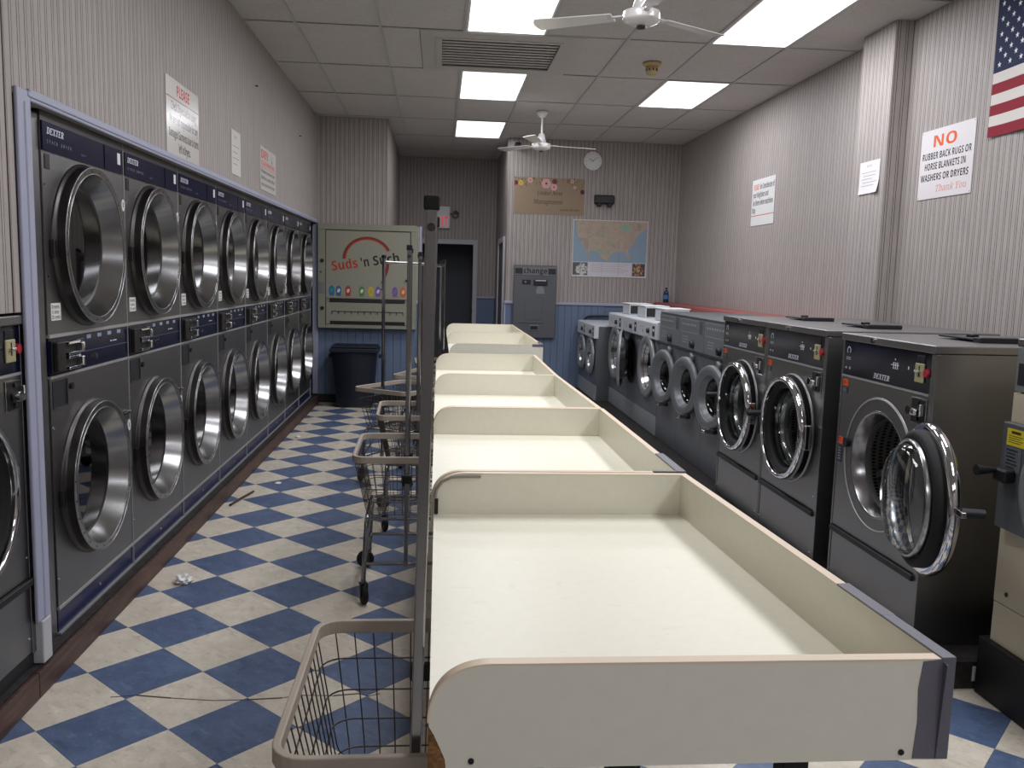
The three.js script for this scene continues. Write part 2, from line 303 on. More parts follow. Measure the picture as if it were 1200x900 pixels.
// ------------------------------------------------------------------ ceiling and its panel lamps
const LAMPS = [[0, -1], [0, 1], [0, 3], [3, -1], [3, 1], [0, -3], [3, -3], [3, -5], [0, -7], [3, -7]], LAMP_SHARE = { 1: 0.9, 2: 0.45, 4: 0.9, 8: 0.8, 9: 0.8 };   // output shares; the far ones lowered to darken the back walls     // grid column, grid row of the nearer edge
setting('ceiling', o => {
  part('slab', BB(XL - 1.2, XR + 0.2, H + 0.42, H + 0.5, ZA - 0.15, ZF + 0.15), M.room, o);
  const xs = [XL - 0.02]; for (let i = -2; i <= 4; i++) xs.push(GX + GW * i); xs.push(XR + 0.02);
  const zs = []; for (let j = -7; j <= 6; j++) zs.push(GZ - GL * j); zs[zs.length - 1] = ZA - 0.1; zs.unshift(ZF + 0.1);
  const isLamp = (x, z) => LAMPS.some(([i, j]) => Math.abs(GX + GW * (i + 0.5) - x) < 0.1 && Math.abs(GZ - GL * (j + 0.5) - z) < 0.2);
  const isVent = (x, z) => z < GZ && z > GZ - GL && x > -0.2 && x < 1.1;
  for (let a = 0; a < xs.length - 1; a++) for (let b = 0; b < zs.length - 1; b++) {
    const cx = (xs[a] + xs[a + 1]) / 2, cz = (zs[b] + zs[b + 1]) / 2;
    if (isLamp(cx, cz)) continue;
    let x0 = xs[a], x1 = xs[a + 1];
    if (b > 0 && Math.abs(zs[b] - GZ) < 0.01) { if (x0 < -0.17 && x1 > -0.17) x1 = -0.17; else if (x0 < 1.06 && x1 > 1.06) x0 = 1.06; else if (x0 >= -0.17 && x1 <= 1.06) continue; }
    const t = part('ceiling_tile', wuv(BB(x0 + 0.002, x1 - 0.002, 0, 0.015, zs[b + 1] + 0.002, zs[b] - 0.002), a * 0.3, b * 0.7), M.ceil, o);
    t.position.y = H + 0.002 + rnd() * 0.004;
  }
  for (let a = 1; a < xs.length - 1; a++) part('grid_runner', BB(xs[a] - 0.011, xs[a] + 0.011, H - 0.003, H + 0.0015, ZA, GZ - GL).translate(0, 0, 0), M.tbar, o), part('grid_runner', BB(xs[a] - 0.011, xs[a] + 0.011, H - 0.003, H + 0.0015, GZ, ZF), M.tbar, o);
  for (let b = 1; b < zs.length - 1; b++) part('grid_crossbar', BB(XL, XR, H - 0.0025, H + 0.0012, zs[b] - 0.011, zs[b] + 0.011), M.tbar, o);
  for (const i of [-2, 2, 3, 4, -1]) part('grid_runner', BB(GX + GW * i - 0.011, GX + GW * i + 0.011, H - 0.003, H + 0.0015, GZ - GL, GZ), M.tbar, o);
});
LAMPS.forEach(([i, j], k) => {
  const x = GX + GW * (i + 0.5), z = GZ - GL * (j + 0.5);
  const label = ['fluorescent ceiling panel between the vent grille and the shop front, above the tables', 'fluorescent ceiling panel on the alcove side of the vent grille', 'fluorescent ceiling panel over the alcove mouth beside the small far fan',
    'fluorescent ceiling panel above the steel washers next to the wall pilaster', 'fluorescent ceiling panel above the washers beside the smoke detector', 'fluorescent ceiling panel over the second folding table', 'fluorescent ceiling panel over the open steel washer',
    'fluorescent ceiling panel over the cream washer', 'unseen fluorescent ceiling panel added by the shop front, over the aisle', 'unseen fluorescent ceiling panel added by the shop front, over the washers'][k];  // last two panels are unseen, added to light the near table front
  const t = thing('ceiling_light', label, 'ceiling light', [x, H, z], 0, 'fluorescent ceiling panels');
  const w = GW / 2 - 0.012, l = GL / 2 - 0.012;
  part('housing', BB(-w, w, 0.02, 0.055, -l, l), M.white, t);
  part('frame', [BB(-w, w, -0.002, 0.02, -l, -l + 0.014), BB(-w, w, -0.002, 0.02, l - 0.014, l), BB(-w, -w + 0.014, -0.002, 0.02, -l, l), BB(w - 0.014, w, -0.002, 0.02, -l, l)], M.white, t);
  part('diffuser', BB(-w + 0.015, w - 0.015, 0.006, 0.012, -l + 0.015, l - 0.015), M.diffuser, t);
  const light = new THREE.RectAreaLight(LAMP_COLOR, LAMP_NITS * (LAMP_SHARE[k] ?? 1), 2 * w - 0.04, 2 * l - 0.04); light.name = 'panel_light'; light.castShadow = true;
  light.position.set(0, 0.003, 0); light.rotation.x = -Math.PI / 2; t.add(light);
});
// vent
{
  const t = thing('ceiling_vent', 'large ceiling air vent with slanted louvre blades between two light panels', 'air vent', [0.445, H, GZ - GL / 2]);
  const w = 0.612, l = 0.604, a = 0.45, b = 0.42;
  const s = rectShape(-w, w, -l, l), hole = new THREE.Path(); hole.moveTo(-a, -b); hole.lineTo(-a, b); hole.lineTo(a, b); hole.lineTo(a, -b); hole.closePath(); s.holes.push(hole);
  part('face_plate', plate(s, 0.012).rotateX(Math.PI / 2).translate(0, 0.006, 0), M.louvre, t);
  part('frame', [BB(-a - 0.05, -a, -0.016, 0.002, -b - 0.02, b + 0.02), BB(a, a + 0.02, -0.016, 0.002, -b - 0.02, b + 0.02), BB(-a, a, -0.016, 0.002, -b - 0.02, -b), BB(-a, a, -0.016, 0.002, b, b + 0.02)], M.louvre, t);
  part('duct', [BB(-a - 0.01, a + 0.01, 0.36, 0.37, -b - 0.01, b + 0.01), BB(-a - 0.01, -a, 0.007, 0.36, -b, b), BB(a, a + 0.01, 0.007, 0.36, -b, b), BB(-a - 0.01, a + 0.01, 0.007, 0.36, -b - 0.01, -b), BB(-a - 0.01, a + 0.01, 0.007, 0.36, b, b + 0.01)], M.duct, t);
  for (let k = 0; k < 10; k++) part('louvre_blade', B(2 * a - 0.004, 0.003, 0.058).rotateX(0.06).translate(0, 0.002, -b + 0.045 + k * 0.0835), M.louvre, t);
}
// smoke detector
{
  const t = thing('smoke_detector', 'yellowed smoke detector hanging from a ceiling tile', 'smoke detector', [1.714, H, -7.25]);
  part('base', latheY([[0, 0.001], [0.075, 0.001], [0.078, -0.012], [0.06, -0.03], [0, -0.03]]), M.smoke, t);
  part('sensor_head', latheY([[0, -0.03], [0.05, -0.03], [0.046, -0.085], [0.03, -0.098], [0, -0.098]]), M.smoke, t);
  for (let k = 0; k < 10; k++) part('slot', B(0.012, 0.018, 0.006, 0, -0.058, 0.047).rotateY(k * Math.PI / 5), M.dark, t);
}
// ceiling fans
function fan(label, x, z, turn) {
  const t = thing('ceiling_fan', label, 'ceiling fan', [x, H, z], turn, 'ceiling fans');
  part('canopy', latheY([[0, 0], [0.06, 0], [0.062, -0.03], [0.03, -0.075], [0, -0.075]]), M.gloss, t);
  part('downrod', CY(0.011, 0.011, 0.2, 0, -0.16, 0, 'y', 12), M.gloss, t);
  part('collar', latheY([[0, -0.24], [0.03, -0.24], [0.052, -0.33], [0, -0.33]]), M.gloss, t);
  part('motor', latheY([[0, -0.338], [0.08, -0.34], [0.098, -0.344], [0.1, -0.347], [0.101, -0.36], [0.101, -0.384], [0.1, -0.388], [0.09, -0.398], [0.06, -0.41], [0.03, -0.414], [0, -0.414]]), M.gloss, t);
  part('badge', latheY([[0, -0.42], [0.024, -0.42], [0.022, -0.43], [0, -0.43]]), M.ringDark, t);
  for (let k = 0; k < 3; k++) {
    const s = new THREE.Shape(); s.moveTo(0.16, -0.045); s.lineTo(0.6, -0.065); s.quadraticCurveTo(0.64, 0, 0.6, 0.065); s.lineTo(0.16, 0.045); s.closePath();
    const b = part('blade', plate(s, 0.005).rotateX(-Math.PI / 2 + 0.16).translate(0, -0.36, 0), M.gloss, t); b.rotation.y = k * 2 * Math.PI / 3;
    const arm = part('blade_arm', B(0.12, 0.006, 0.03, 0.13, -0.358, 0), M.gloss, t); arm.rotation.y = k * 2 * Math.PI / 3;
  }
}
fan('white ceiling fan between the light panels near the smoke detector', 1.06, -4.78, 0.55);
fan('white ceiling fan on a rod before the wall with the clock', 1.075, -9.5, 0.2);
// ------------------------------------------------------------------ folding tables
const TY = 1.01;
function prism(pts, y0, y1) {                     // upright block over a footprint of [x, z] corners
  const sh = new THREE.Shape(); pts.forEach(([x, z], k) => k ? sh.lineTo(x, -z) : sh.moveTo(x, -z)); sh.closePath();
  return new THREE.ExtrudeGeometry(sh, { depth: y1 - y0, bevelEnabled: false }).rotateX(-Math.PI / 2).translate(0, y0, 0);
}
function tableUnit(label, x, zNear, len, opt = {}) {
  const t = thing('folding_table', label, 'folding table', [x, 0, zNear], 0, 'folding table units');
  const WN = opt.w ?? 0.72, WF = opt.wf ?? WN, skew = Math.atan((WN - WF) / len);       // width at the near and far end
  const panelShape = (notch, TW) => {
    const s = new THREE.Shape(), r = 0.085, y0 = 0.849, y1 = TY - 0.004;
    if (notch) { s.moveTo(0.026, y0); s.lineTo(TW, y0); s.lineTo(TW, y1); s.lineTo(r, y1); s.quadraticCurveTo(0.004, y1 - 0.004, 0.001, y1 - r); s.lineTo(0.001, y0 + 0.066); s.lineTo(0.008, y0 + 0.054); s.lineTo(0.016, y0 + 0.036); s.lineTo(0.0245, y0 + 0.016); }
    else { s.moveTo(0, y0); s.lineTo(TW, y0); s.lineTo(TW, y1); s.lineTo(r, y1); s.quadraticCurveTo(0.004, y1 - 0.004, 0, y1 - r); }
    s.closePath(); return s;
  };
  const bandGeo = (z, TW) => {                        // thin edging along the rounded top of a panel
    const r = 0.085, y1 = TY - 0.004, pts = [], pos = [], idx = [], n = 24;
    for (let k = 0; k <= n; k++) { const q = k / n, tx = 2 * (1 - q) * 0.004 + 2 * q * (r - 0.004), ty = 2 * (1 - q) * (r - 0.004) + 2 * q * 0.004, l = Math.hypot(tx, ty); pts.push([2 * q * (1 - q) * 0.004 + q * q * r, (1 - q) ** 2 * (y1 - r) + 2 * q * (1 - q) * (y1 - 0.004) + q * q * y1, -ty / l, tx / l]); }
    pts.push([TW, y1, 0, 1]);
    for (const [x, y, nx, ny] of pts) for (const [e, dz] of [[-0.001, -0.0099], [0.0018, -0.0099], [0.0018, 0.0099], [-0.001, 0.0099]]) pos.push(x + nx * e, y + ny * e, z + dz);
    for (let k = 0; k < pts.length - 1; k++) for (let e = 0; e < 4; e++) { const a = k * 4 + e, b = k * 4 + (e + 1) % 4; idx.push(a, b, a + 4, b, b + 4, a + 4); }
    const g = new THREE.BufferGeometry(); g.setAttribute('position', new THREE.Float32BufferAttribute(pos, 3)); g.setIndex(idx); const h = g.toNonIndexed(); h.computeVertexNormals(); h.setAttribute('uv', new THREE.Float32BufferAttribute(new Float32Array(h.attributes.position.count * 2), 2)); return h;
  };
  const th = 0.019;
  part('table_top', wuv(prism([[0.001, -th - 0.001], [WN - th, -th - 0.001], [WF - th, -len + th + 0.001], [0.001, -len + th + 0.001]], 0.87, 0.892)), M.lam, t);
  if (opt.chip) {
    part('front_core', wuv(plate(panelShape(false, WN), th - 0.0015).translate(0, 0, -th)), M.particle, t);
    part('front_laminate', wuv(plate(panelShape(true, WN), 0.0014).translate(0, 0, -0.0015)), M.panel, t);
    part('loose_edging', wireTube([V(0.004, 0.94, 0), V(0.008, 0.962, 0), V(0.022, 0.984, 0), V(0.048, 0.997, 0), V(0.085, 1.0, 0), V(0.13, 1.0, 0)].map(p => p.setZ(-len + th + 0.005)), 0.0045, 6), M.edging, t);
    part('corner_clip', BB(0.003, 0.013, 0.895, 0.936, -len + th + 0.001, -len + th + 0.012), M.black, t);
  } else part('front_panel', wuv(plate(panelShape(false, WN), th).translate(0, 0, -th)), M.panel, t);
  part('back_panel', wuv(plate(panelShape(false, WF), th).translate(0, 0, -len)), M.panel, t);
  const side = [[WN - th, -th - 0.0005], [WN, -th - 0.0005], [WF, -len + th + 0.0005], [WF - th, -len + th + 0.0005]];
  part('side_panel', wuv(prism(side, 0.849, TY - 0.004)), M.panel, t);
  part('edge_band', bandGeo(-th / 2, WN), M.band, t); part('edge_band', bandGeo(-len + th / 2, WF), M.band, t);
  part('edge_band', prism(side, TY - 0.004, TY - 0.002), M.band, t);
  for (const lx of [0.3, WF - 0.14]) for (const lz of [-0.09, -len + 0.09]) part('leg', RB(0.042, 0.868, 0.042, 0.004, lx, 0.435, lz), M.black, t);
  part('apron', BB(0.3, WF - 0.12, 0.835, 0.869, -len + 0.08, -0.08), M.black, t);
  if (opt.screws) for (const sx of [0.062, 0.705]) part('screw', CY(0.0045, 0.0045, 0.003, sx, 0.862, 0.0008, 'z', 10), M.black, t);
  const TW = WN, follow = g => g.translate(-TW, 0, 0).rotateY(skew).translate(TW, 0, 0);
  if (opt.tape === 1) {
    const s = new THREE.Shape(); s.moveTo(TW - 0.054, 0.852); s.lineTo(TW + 0.001, 0.85); s.lineTo(TW + 0.001, TY); s.lineTo(TW - 0.049, TY - 0.006); s.lineTo(TW - 0.0535, 0.96); s.lineTo(TW - 0.0505, 0.91); s.closePath();
    part('duct_tape', plate(s, 0.0008).translate(0, 0, 0.0004), M.tape, t);
    part('duct_tape', follow(RBB(TW - th - 0.002, TW + 0.0015, TY - 0.0035, TY + 0.0005, -0.17, 0.001, 0.001, 1)), M.tape, t);
    part('duct_tape', follow(RBB(TW - th - 0.003, TW + 0.0025, TY - 0.003, TY + 0.001, -0.31, -0.16, 0.001, 1)), M.tape, t);
    part('duct_tape', follow(BB(TW, TW + 0.0012, 0.85, TY, -0.16, 0.001)), M.tape, t);
    part('duct_tape', B(0.0016, 0.15, 0.013).rotateX(0.06).translate(TW - 0.018, 0.928, 0.001), M.tape, t);
  }
  if (opt.tape === 2) {
    part('duct_tape', RBB(TW - th - 0.004, TW + 0.004, TY - 0.003, TY + 0.003, -0.25, 0.003, 0.002, 1), M.tape, t);
    part('duct_tape', RBB(TW - 0.09, TW + 0.002, TY - 0.02, TY + 0.0015, -0.012, 0.0012, 0.0005, 1), M.tape, t);
    part('duct_tape', BB(TW, TW + 0.0015, 0.9, TY, -0.25, 0.003), M.tape, t);
  }
  return t;
}
tableUnit('cream folding table tray with chipped front corner and grey taped corner', -0.005, -1.162, 1.208, { chip: true, screws: true, tape: 1, w: 0.777, wf: 0.717 });
tableUnit('cream folding table tray behind the chipped one, with a small taped corner', -0.012, -2.378, 1.208, { tape: 2, w: 0.722, wf: 0.716 });
tableUnit('cream folding table tray, third of the joined row from the chipped tray', -0.014, -3.588, 1.222, { w: 0.712, wf: 0.69 });
tableUnit('cream folding table tray closing the joined row at the gap', -0.012, -4.812, 1.245, { w: 0.688, wf: 0.7 });
tableUnit('cream folding table tray with a worn taped corner, across the gap', 0.095, -6.98, 1.45, { tape: 2, w: 0.76 });
tableUnit('cream folding table tray nearest the change machine', 0.095, -8.44, 1.46, { w: 0.755 });

// ------------------------------------------------------------------ wire carts
function makeCart(label, x, z, turn) {
  const t = thing('laundry_cart', label, 'laundry cart', [x, 0, z], turn, 'rolling wire laundry carts');
  const hx = 0.242, hz = 0.3, bx = 0.185, bz = 0.235, yr = 0.69, yb = 0.415;
  const loop = (ax, az, y, r) => { const p = [], q = [[ax, az], [-ax, az], [-ax, -az], [ax, -az]]; const sg = [[1, 1], [-1, 1], [-1, -1], [1, -1]];
    for (let k = 0; k < 4; k++) for (let m = 0; m <= 5; m++) { const a = (k * 90 + m * 18) * Math.PI / 180; p.push(V(sg[k][0] * (ax - r) + r * Math.cos(a), y, sg[k][1] * (az - r) + r * Math.sin(a))); } return p; };
  const rimShape = new THREE.Shape(); const lp = loop(hx + 0.007, hz + 0.007, 0, 0.06); rimShape.moveTo(lp[0].x, lp[0].z); lp.slice(1).forEach(p => rimShape.lineTo(p.x, p.z)); rimShape.closePath();
  const li = loop(hx - 0.003, hz - 0.003, 0, 0.05).reverse(), hp = new THREE.Path(); hp.moveTo(li[0].x, li[0].z); li.slice(1).forEach(p => hp.lineTo(p.x, p.z)); hp.closePath(); rimShape.holes.push(hp);
  part('rim', plate(rimShape, 0.026, 0.003).rotateX(Math.PI / 2).translate(0, yr + 0.022, 0), M.rim, t);
  const basket = new THREE.Group(); basket.name = 'basket'; t.add(basket);
  const gx = {}, put = (g) => part('wire', g, M.wire, basket), lerp = (a, b, q) => a + (b - a) * q;
  for (let k = 0; k < 13; k++) { const q = (k - 6) / 6.4, zt = q * hz * 0.93, zb = q * bz * 0.95; put(wireTube(fillet([V(-hx, yr, zt), V(-bx, yb, zb), V(bx, yb, zb), V(hx, yr, zt)], 0.03, 3), 0.0017, 5)); }
  for (let k = 0; k < 10; k++) { const q = (k - 4.5) / 4.9, xt = q * hx * 0.92, xb = q * bx * 0.95; put(wireTube(fillet([V(xt, yr, -hz), V(xb, yb - 0.003, -bz), V(xb, yb - 0.003, bz), V(xt, yr, hz)], 0.03, 3), 0.0017, 5)); }
  for (const q of [0.24, 0.5, 0.74, 0.97]) put(wireTube(loop(lerp(hx, bx, q) + 0.002, lerp(hz, bz, q) + 0.002, lerp(yr, yb, q), 0.05), 0.0021, 5, true));
  // tubular underframe
  for (const sx of [-1, 1]) {
    part('frame_side', wireTube(fillet([V(sx * 0.2, 0.085, 0.25), V(sx * 0.185, 0.4, 0.22), V(sx * 0.185, 0.4, -0.22), V(sx * 0.2, 0.085, -0.25)], 0.05, 4), 0.0115, 8), M.tube, t);
    part('stretcher', rod(V(sx * 0.196, 0.185, 0.24), V(sx * 0.196, 0.185, -0.24), 0.008, 8), M.tube, t);
    part('brace', rod(V(sx * 0.194, 0.2, 0.235), V(sx * 0.186, 0.39, 0.02), 0.007, 8), M.tube, t);
  }
  for (const sz of [-1, 1]) {
    part('crossbar', rod(V(-0.196, 0.185, sz * 0.238), V(0.196, 0.185, sz * 0.238), 0.009, 8), M.tube, t);
    part('crossbar', rod(V(-0.188, 0.395, sz * 0.21), V(0.188, 0.395, sz * 0.21), 0.008, 8), M.tube, t);
    part('hanger_pole', RB(0.0195, 1.49, 0.0195, 0.003, 0, 0.925, sz * 0.262), M.tube, t);
    part('pole_cap', RB(0.027, 0.024, 0.027, 0.004, 0, 1.67, sz * 0.262), M.rubber, t);
    part('pole_bolt', CY(0.007, 0.007, 0.005, 0, 1.63, sz * (0.262 + 0.0115), 'z', 12), M.ringDark, t);
    part('pole_clamp', RB(0.05, 0.04, 0.03, 0.006, 0, 0.6, sz * 0.262), M.black, t);
  }
  part('hanger_bar', rod(V(0, 1.63, 0.25), V(0, 1.63, -0.25), 0.011, 10), M.tube, t);
  for (const sx of [-1, 1]) for (const sz of [-1, 1]) {
    const c = new THREE.Group(); c.name = 'caster'; c.position.set(sx * 0.2, 0, sz * 0.25); c.rotation.y = sx * 0.7 + sz; t.add(c);
    part('wheel', latheY([[0.012, -0.012], [0.04, -0.013], [0.046, -0.007], [0.046, 0.007], [0.04, 0.013], [0.012, 0.012]], 20).rotateZ(Math.PI / 2).translate(0, 0.046, 0.02), M.rubber, c);
    part('fork', [B(0.003, 0.06, 0.03, -0.017, 0.066, 0.012), B(0.003, 0.06, 0.03, 0.017, 0.066, 0.012), B(0.037, 0.004, 0.036, 0, 0.097, 0.006)], M.ringDark, c);
    part('stem', CY(0.009, 0.009, 0.02, 0, 0.105, 0, 'y', 10), M.ringDark, c);
  }
  return t;
}
const cart = makeCart('wire laundry cart beside the chipped folding table, its pole before the tables', -0.032, -1.735, 0);
const CT = [['wire laundry cart beside the second and third folding trays', -0.14, -4.24, 0.02], ['wire laundry cart parked just beyond the one by the third tray', -0.118, -5.42, 0.03], ['skewed wire laundry cart standing across the gap in the tables', -0.246, -6.53, -0.607], ['wire laundry cart behind the skewed cart, rim turned slightly', -0.045, -7.44, -0.35], ['wire laundry cart farthest up the aisle, nearest the alcove', 0.03, -8.5, 0.05]];
for (const [l, x, z, r] of CT) copyOf(cart, 'laundry_cart', l, [x, 0, z], r);

for (const c of cart.children) if (/^(hanger|pole)_/.test(c.name)) { c.rotation.z = -0.0145; c.position.x = -0.006; }        // this cart's bent rack leans a little
// ------------------------------------------------------------------ stacked dryers
const nameplateTex = printed(1024, 190, (c, w, h) => {
  c.fillStyle = '#0e1330'; c.fillRect(0, 0, w, h);
  c.fillStyle = '#e4e6ee'; c.font = 'italic bold 62px serif'; c.fillText('DEXTER', 60, 78);
  c.fillStyle = '#aab0c4'; c.font = '30px monospace'; c.fillText('S T A C K   D R Y E R', 62, 138);
  c.font = 'italic 24px serif'; c.fillStyle = '#7780a4'; c.fillText('Express', 600, 150);
}, { roughness: 0.2, specular: 0.4 });
const stickerTex = printed(128, 100, (c, w, h) => { c.fillStyle = '#e9e6df'; c.fillRect(0, 0, w, h); c.fillStyle = '#222'; squeeze(c, 'Dryers', 8, 32, 100, 'bold 30px sans-serif'); squeeze(c, '5 min', 12, 62, 90, 'bold 30px sans-serif'); squeeze(c, '25 cents', 8, 92, 110, 'bold 30px sans-serif'); });
const ovalTex = printed(64, 128, (c, w, h) => { c.fillStyle = '#d8d8d8'; c.fillRect(0, 0, w, h); c.fillStyle = '#333'; c.font = 'bold 60px sans-serif'; c.fillText('8', 14, 86); });
const dryerCtl = printed(1024, 200, (c, w, h) => {
  c.fillStyle = '#0d112b'; c.fillRect(0, 0, w, h); c.fillStyle = '#5c658f'; c.fillRect(250, 104, 760, 3);
  c.fillStyle = '#8d94b0'; for (let k = 0; k < 5; k++) c.fillRect(280, 30 + k * 13, 120, 3); for (const x of [440, 580, 720, 860]) { c.fillRect(x, 14, 54, 22); } c.fillStyle = '#cfd2de'; c.fillRect(760, 70, 16, 10); c.fillRect(790, 72, 60, 6);
}, { roughness: 0.2, specular: 0.4 });
function makeDryer() {
  const W = 0.836, t = thing('stack_dryer', '', 'dryer', [0, 0, 0], 0, 'stainless stacked dryers along the wall');
  const h = W / 2, DX = -0.036, doors = [[DX, 0.556, 'lower'], [DX, 1.524, 'upper']];
  part('cabinet', [BB(-h, -h + 0.01, 0, 2.005, -0.85, -0.018), BB(h - 0.01, h, 0, 2.005, -0.85, -0.018), BB(-h, h, 1.995, 2.005, -0.85, -0.018), BB(-h, h, 0, 2.005, -0.86, -0.85)], M.steel, t);
  part('lower_front', wuv(plate(rectShape(-h + 0.001, h - 0.001, 0.112, 1.012, [[DX, 0.556, 0.27]]), 0.018).translate(0, 0, -0.018)), M.steel, t);
  part('upper_front', wuv(plate(rectShape(-h + 0.001, h - 0.001, 1.178, 2.005, [[DX, 1.524, 0.27]]), 0.018).translate(0, 0, -0.018)), M.steel, t);
  part('kick_panel', RBB(-h + 0.001, h - 0.001, 0.008, 0.1, -0.03, -0.004, 0.003), M.kickNavy, t);
  part('kick_rail', [BB(-h, h, 0.1, 0.112, -0.02, 0.004), BB(-h, h, 0, 0.008, -0.03, 0.006)], M.rail, t);
  part('kick_screw', CY(0.006, 0.006, 0.006, 0, 0.055, -0.003, 'z', 10), M.chrome, t);
  part('control_panel', B(W - 0.002, 0.146, 0.016, 0, 1.094, -0.008), front(dryerCtl, M.navy), t);
  part('control_rail', [BB(-h, h, 1.167, 1.179, -0.02, 0.006), BB(-h, h, 1.011, 1.021, -0.02, 0.005)], M.rail, t);
  part('lock', CY(0.011, 0.011, 0.01, 0.02, 1.062, 0.004, 'z', 14), M.chrome, t);
  const cb = new THREE.Group(); cb.name = 'coin_unit'; t.add(cb);
  part('coin_plate', RBB(-0.405, -0.165, 1.03, 1.155, 0, 0.006, 0.002, 1), M.black, cb);
  part('coin_chute', RBB(-0.395, -0.325, 1.035, 1.15, 0.004, 0.026, 0.005), M.ringDark, cb);
  for (const y of [1.063, 1.12]) { part('coin_slide', RBB(-0.305, -0.2, y - 0.024, y + 0.024, 0.004, 0.014, 0.004), M.black, cb); for (const s of [-1, 1]) part('slide_rail', RBB(-0.305, -0.195, y + s * 0.021 - 0.006, y + s * 0.021 + 0.006, 0.006, 0.03, 0.003, 1), M.chrome, cb); part('slide_tongue', RBB(-0.2, -0.175, y - 0.02, y + 0.02, 0.006, 0.04, 0.006), M.chrome, cb); }
  const cs = new THREE.Group(); cs.name = 'coin_box_door'; t.add(cs);
  part('recess_shade_plate', BB(-0.4, -0.275, 0.9, 1.0, 0.0005, 0.002), M.dark, cs); part('bezel', [BB(-0.283, -0.275, 0.9, 1.0, 0, 0.008), BB(-0.4, -0.275, 0.892, 0.9, 0, 0.008)], M.ring, cs); part('cylinder_lock', CY(0.014, 0.014, 0.012, -0.235, 0.965, 0.004, 'z', 14), M.ringDark, cs);  // flat dark plate: the shade of the hollow is put into its colour
  part('nameplate', B(0.585, 0.105, 0.008, -0.125, 1.916, 0.003), front(nameplateTex, M.navy), t);
  const np = part('display_plate', B(0.215, 0.105, 0.008, 0.288, 1.916, 0.003), M.navy, t);
  part('display_icon', B(0.035, 0.05, 0.001, 0.345, 1.926, 0.0078), M.white, np);
  part('price_sticker', B(0.085, 0.066, 0.001, -0.345, 1.265, 0.0008), front(stickerTex), t);
  part('number_plate', B(0.04, 0.055, 0.003, -0.375, 1.825, 0.001), M.ringDark, t);
  for (const [cx, cy, nm] of doors) {
    const d = new THREE.Group(); d.name = 'door'; d.position.set(cx, cy, 0); d.scale.set(0.975, 0.975, 1); t.add(d);
    part('collar', latheZ([[0.338, 0.0], [0.338, 0.008], [0.327, 0.011], [0.324, 0.02], [0.324, 0.044], [0.326, 0.05]], 64), M.ringDark, d);
    part('door_rim', latheZ([[0.325, 0.0505], [0.299, 0.0495]], 64), M.ring, d);
    part('rim_bead', new THREE.TorusGeometry(0.325, 0.003, 6, 64).translate(0, 0, 0.0495), M.ring, d);
    part('rim_bead', new THREE.TorusGeometry(0.299, 0.0025, 6, 64).translate(0, 0, 0.0495), M.ring, d);
    part('door_funnel', latheZ([[0.298, 0.048], [0.262, -0.03]], 64), M.ring, d);
    part('window_seal', latheZ([[0.264, -0.029], [0.258, -0.031], [0.25, -0.036]], 64), M.ringDark, d);
    part('window', CY(0.252, 0.252, 0.004, 0, 0, -0.036, 'z', 56), M.glass, d);
    for (let k = 0; k < 24; k++) { const a = k * Math.PI / 12 + 0.13; part('rivet', CY(0.0035, 0.0035, 0.003, 0.312 * Math.cos(a), 0.312 * Math.sin(a), 0.05, 'z', 6), M.dark, d); }
    part('drum', latheZ([[0.262, -0.06], [0.34, -0.07], [0.34, -0.7], [0.0, -0.7]], 40), M.drum, t).position.set(cx, cy, 0);
    for (let k = 0; k < 3; k++) { const b = part('drum_vane', BB(-0.02, 0.02, -0.335, -0.26, -0.68, -0.09), M.drum, t); b.position.set(cx, cy, 0); b.rotation.z = k * 2.094 + 0.4; }
    part('number_badge', CY(0.5, 0.5, 0.003, 0, 0, 0, 'z', 24).scale(0.04, 0.054, 1).translate(0.396, cy + (nm === 'upper' ? 0.2 : 0.14), 0.003), ovalTex, t);
    const lt = new THREE.Group(); lt.name = 'latch'; lt.position.set(0.36, cy + (nm === 'upper' ? 0.06 : 0.205), 0); t.add(lt);
    if (nm === 'lower') { part('latch_bar', RB(0.1, 0.01, 0.014, 0.003, 0, 0, 0.009), M.ringDark, lt); part('latch_pin', CY(0.005, 0.005, 0.024, 0.01, 0.006, 0.012, 'z', 8), M.chrome, lt); }
    else { part('latch_plate', RB(0.085, 0.3, 0.003, 0.001, 0.007, 0, 0.001), M.steel, lt); part('latch_pin', CY(0.006, 0.006, 0.016, -0.02, 0.02, 0.01, 'z', 8), M.chrome, lt); }
    part('hinge', RB(0.018, 0.07, 0.02, 0.005, cx - 0.333, cy - 0.02, 0.01), M.ringDark, t);
  }
  for (const y of [1.4, 1.74, 0.22, 0.82]) part('panel_screw', CY(0.005, 0.005, 0.004, -0.405, y, 0.001, 'z', 8), M.chrome, t);
  part('edge_strip', BB(h - 0.005, h, 0.01, 2.005, -0.018, 0.003), M.rail, t);
  return t;
}
const ordinal = ['farthest from', 'seventh from', 'sixth from', 'fifth from', 'fourth from', 'third from', 'second from', 'right beside'];
const dryer = makeDryer();
for (let k = 0; k < 8; k++) {
  const pos = [-1.463, 0.1065, -3.806 - 0.8395 * k], label = `stainless double stack dryer, ${ordinal[k]} the soap vending machine`;
  if (!k) { dryer.position.set(...pos); dryer.rotation.y = Math.PI / 2; dryer.userData.label = label; } else copyOf(dryer, 'stack_dryer', label, pos, Math.PI / 2);
}
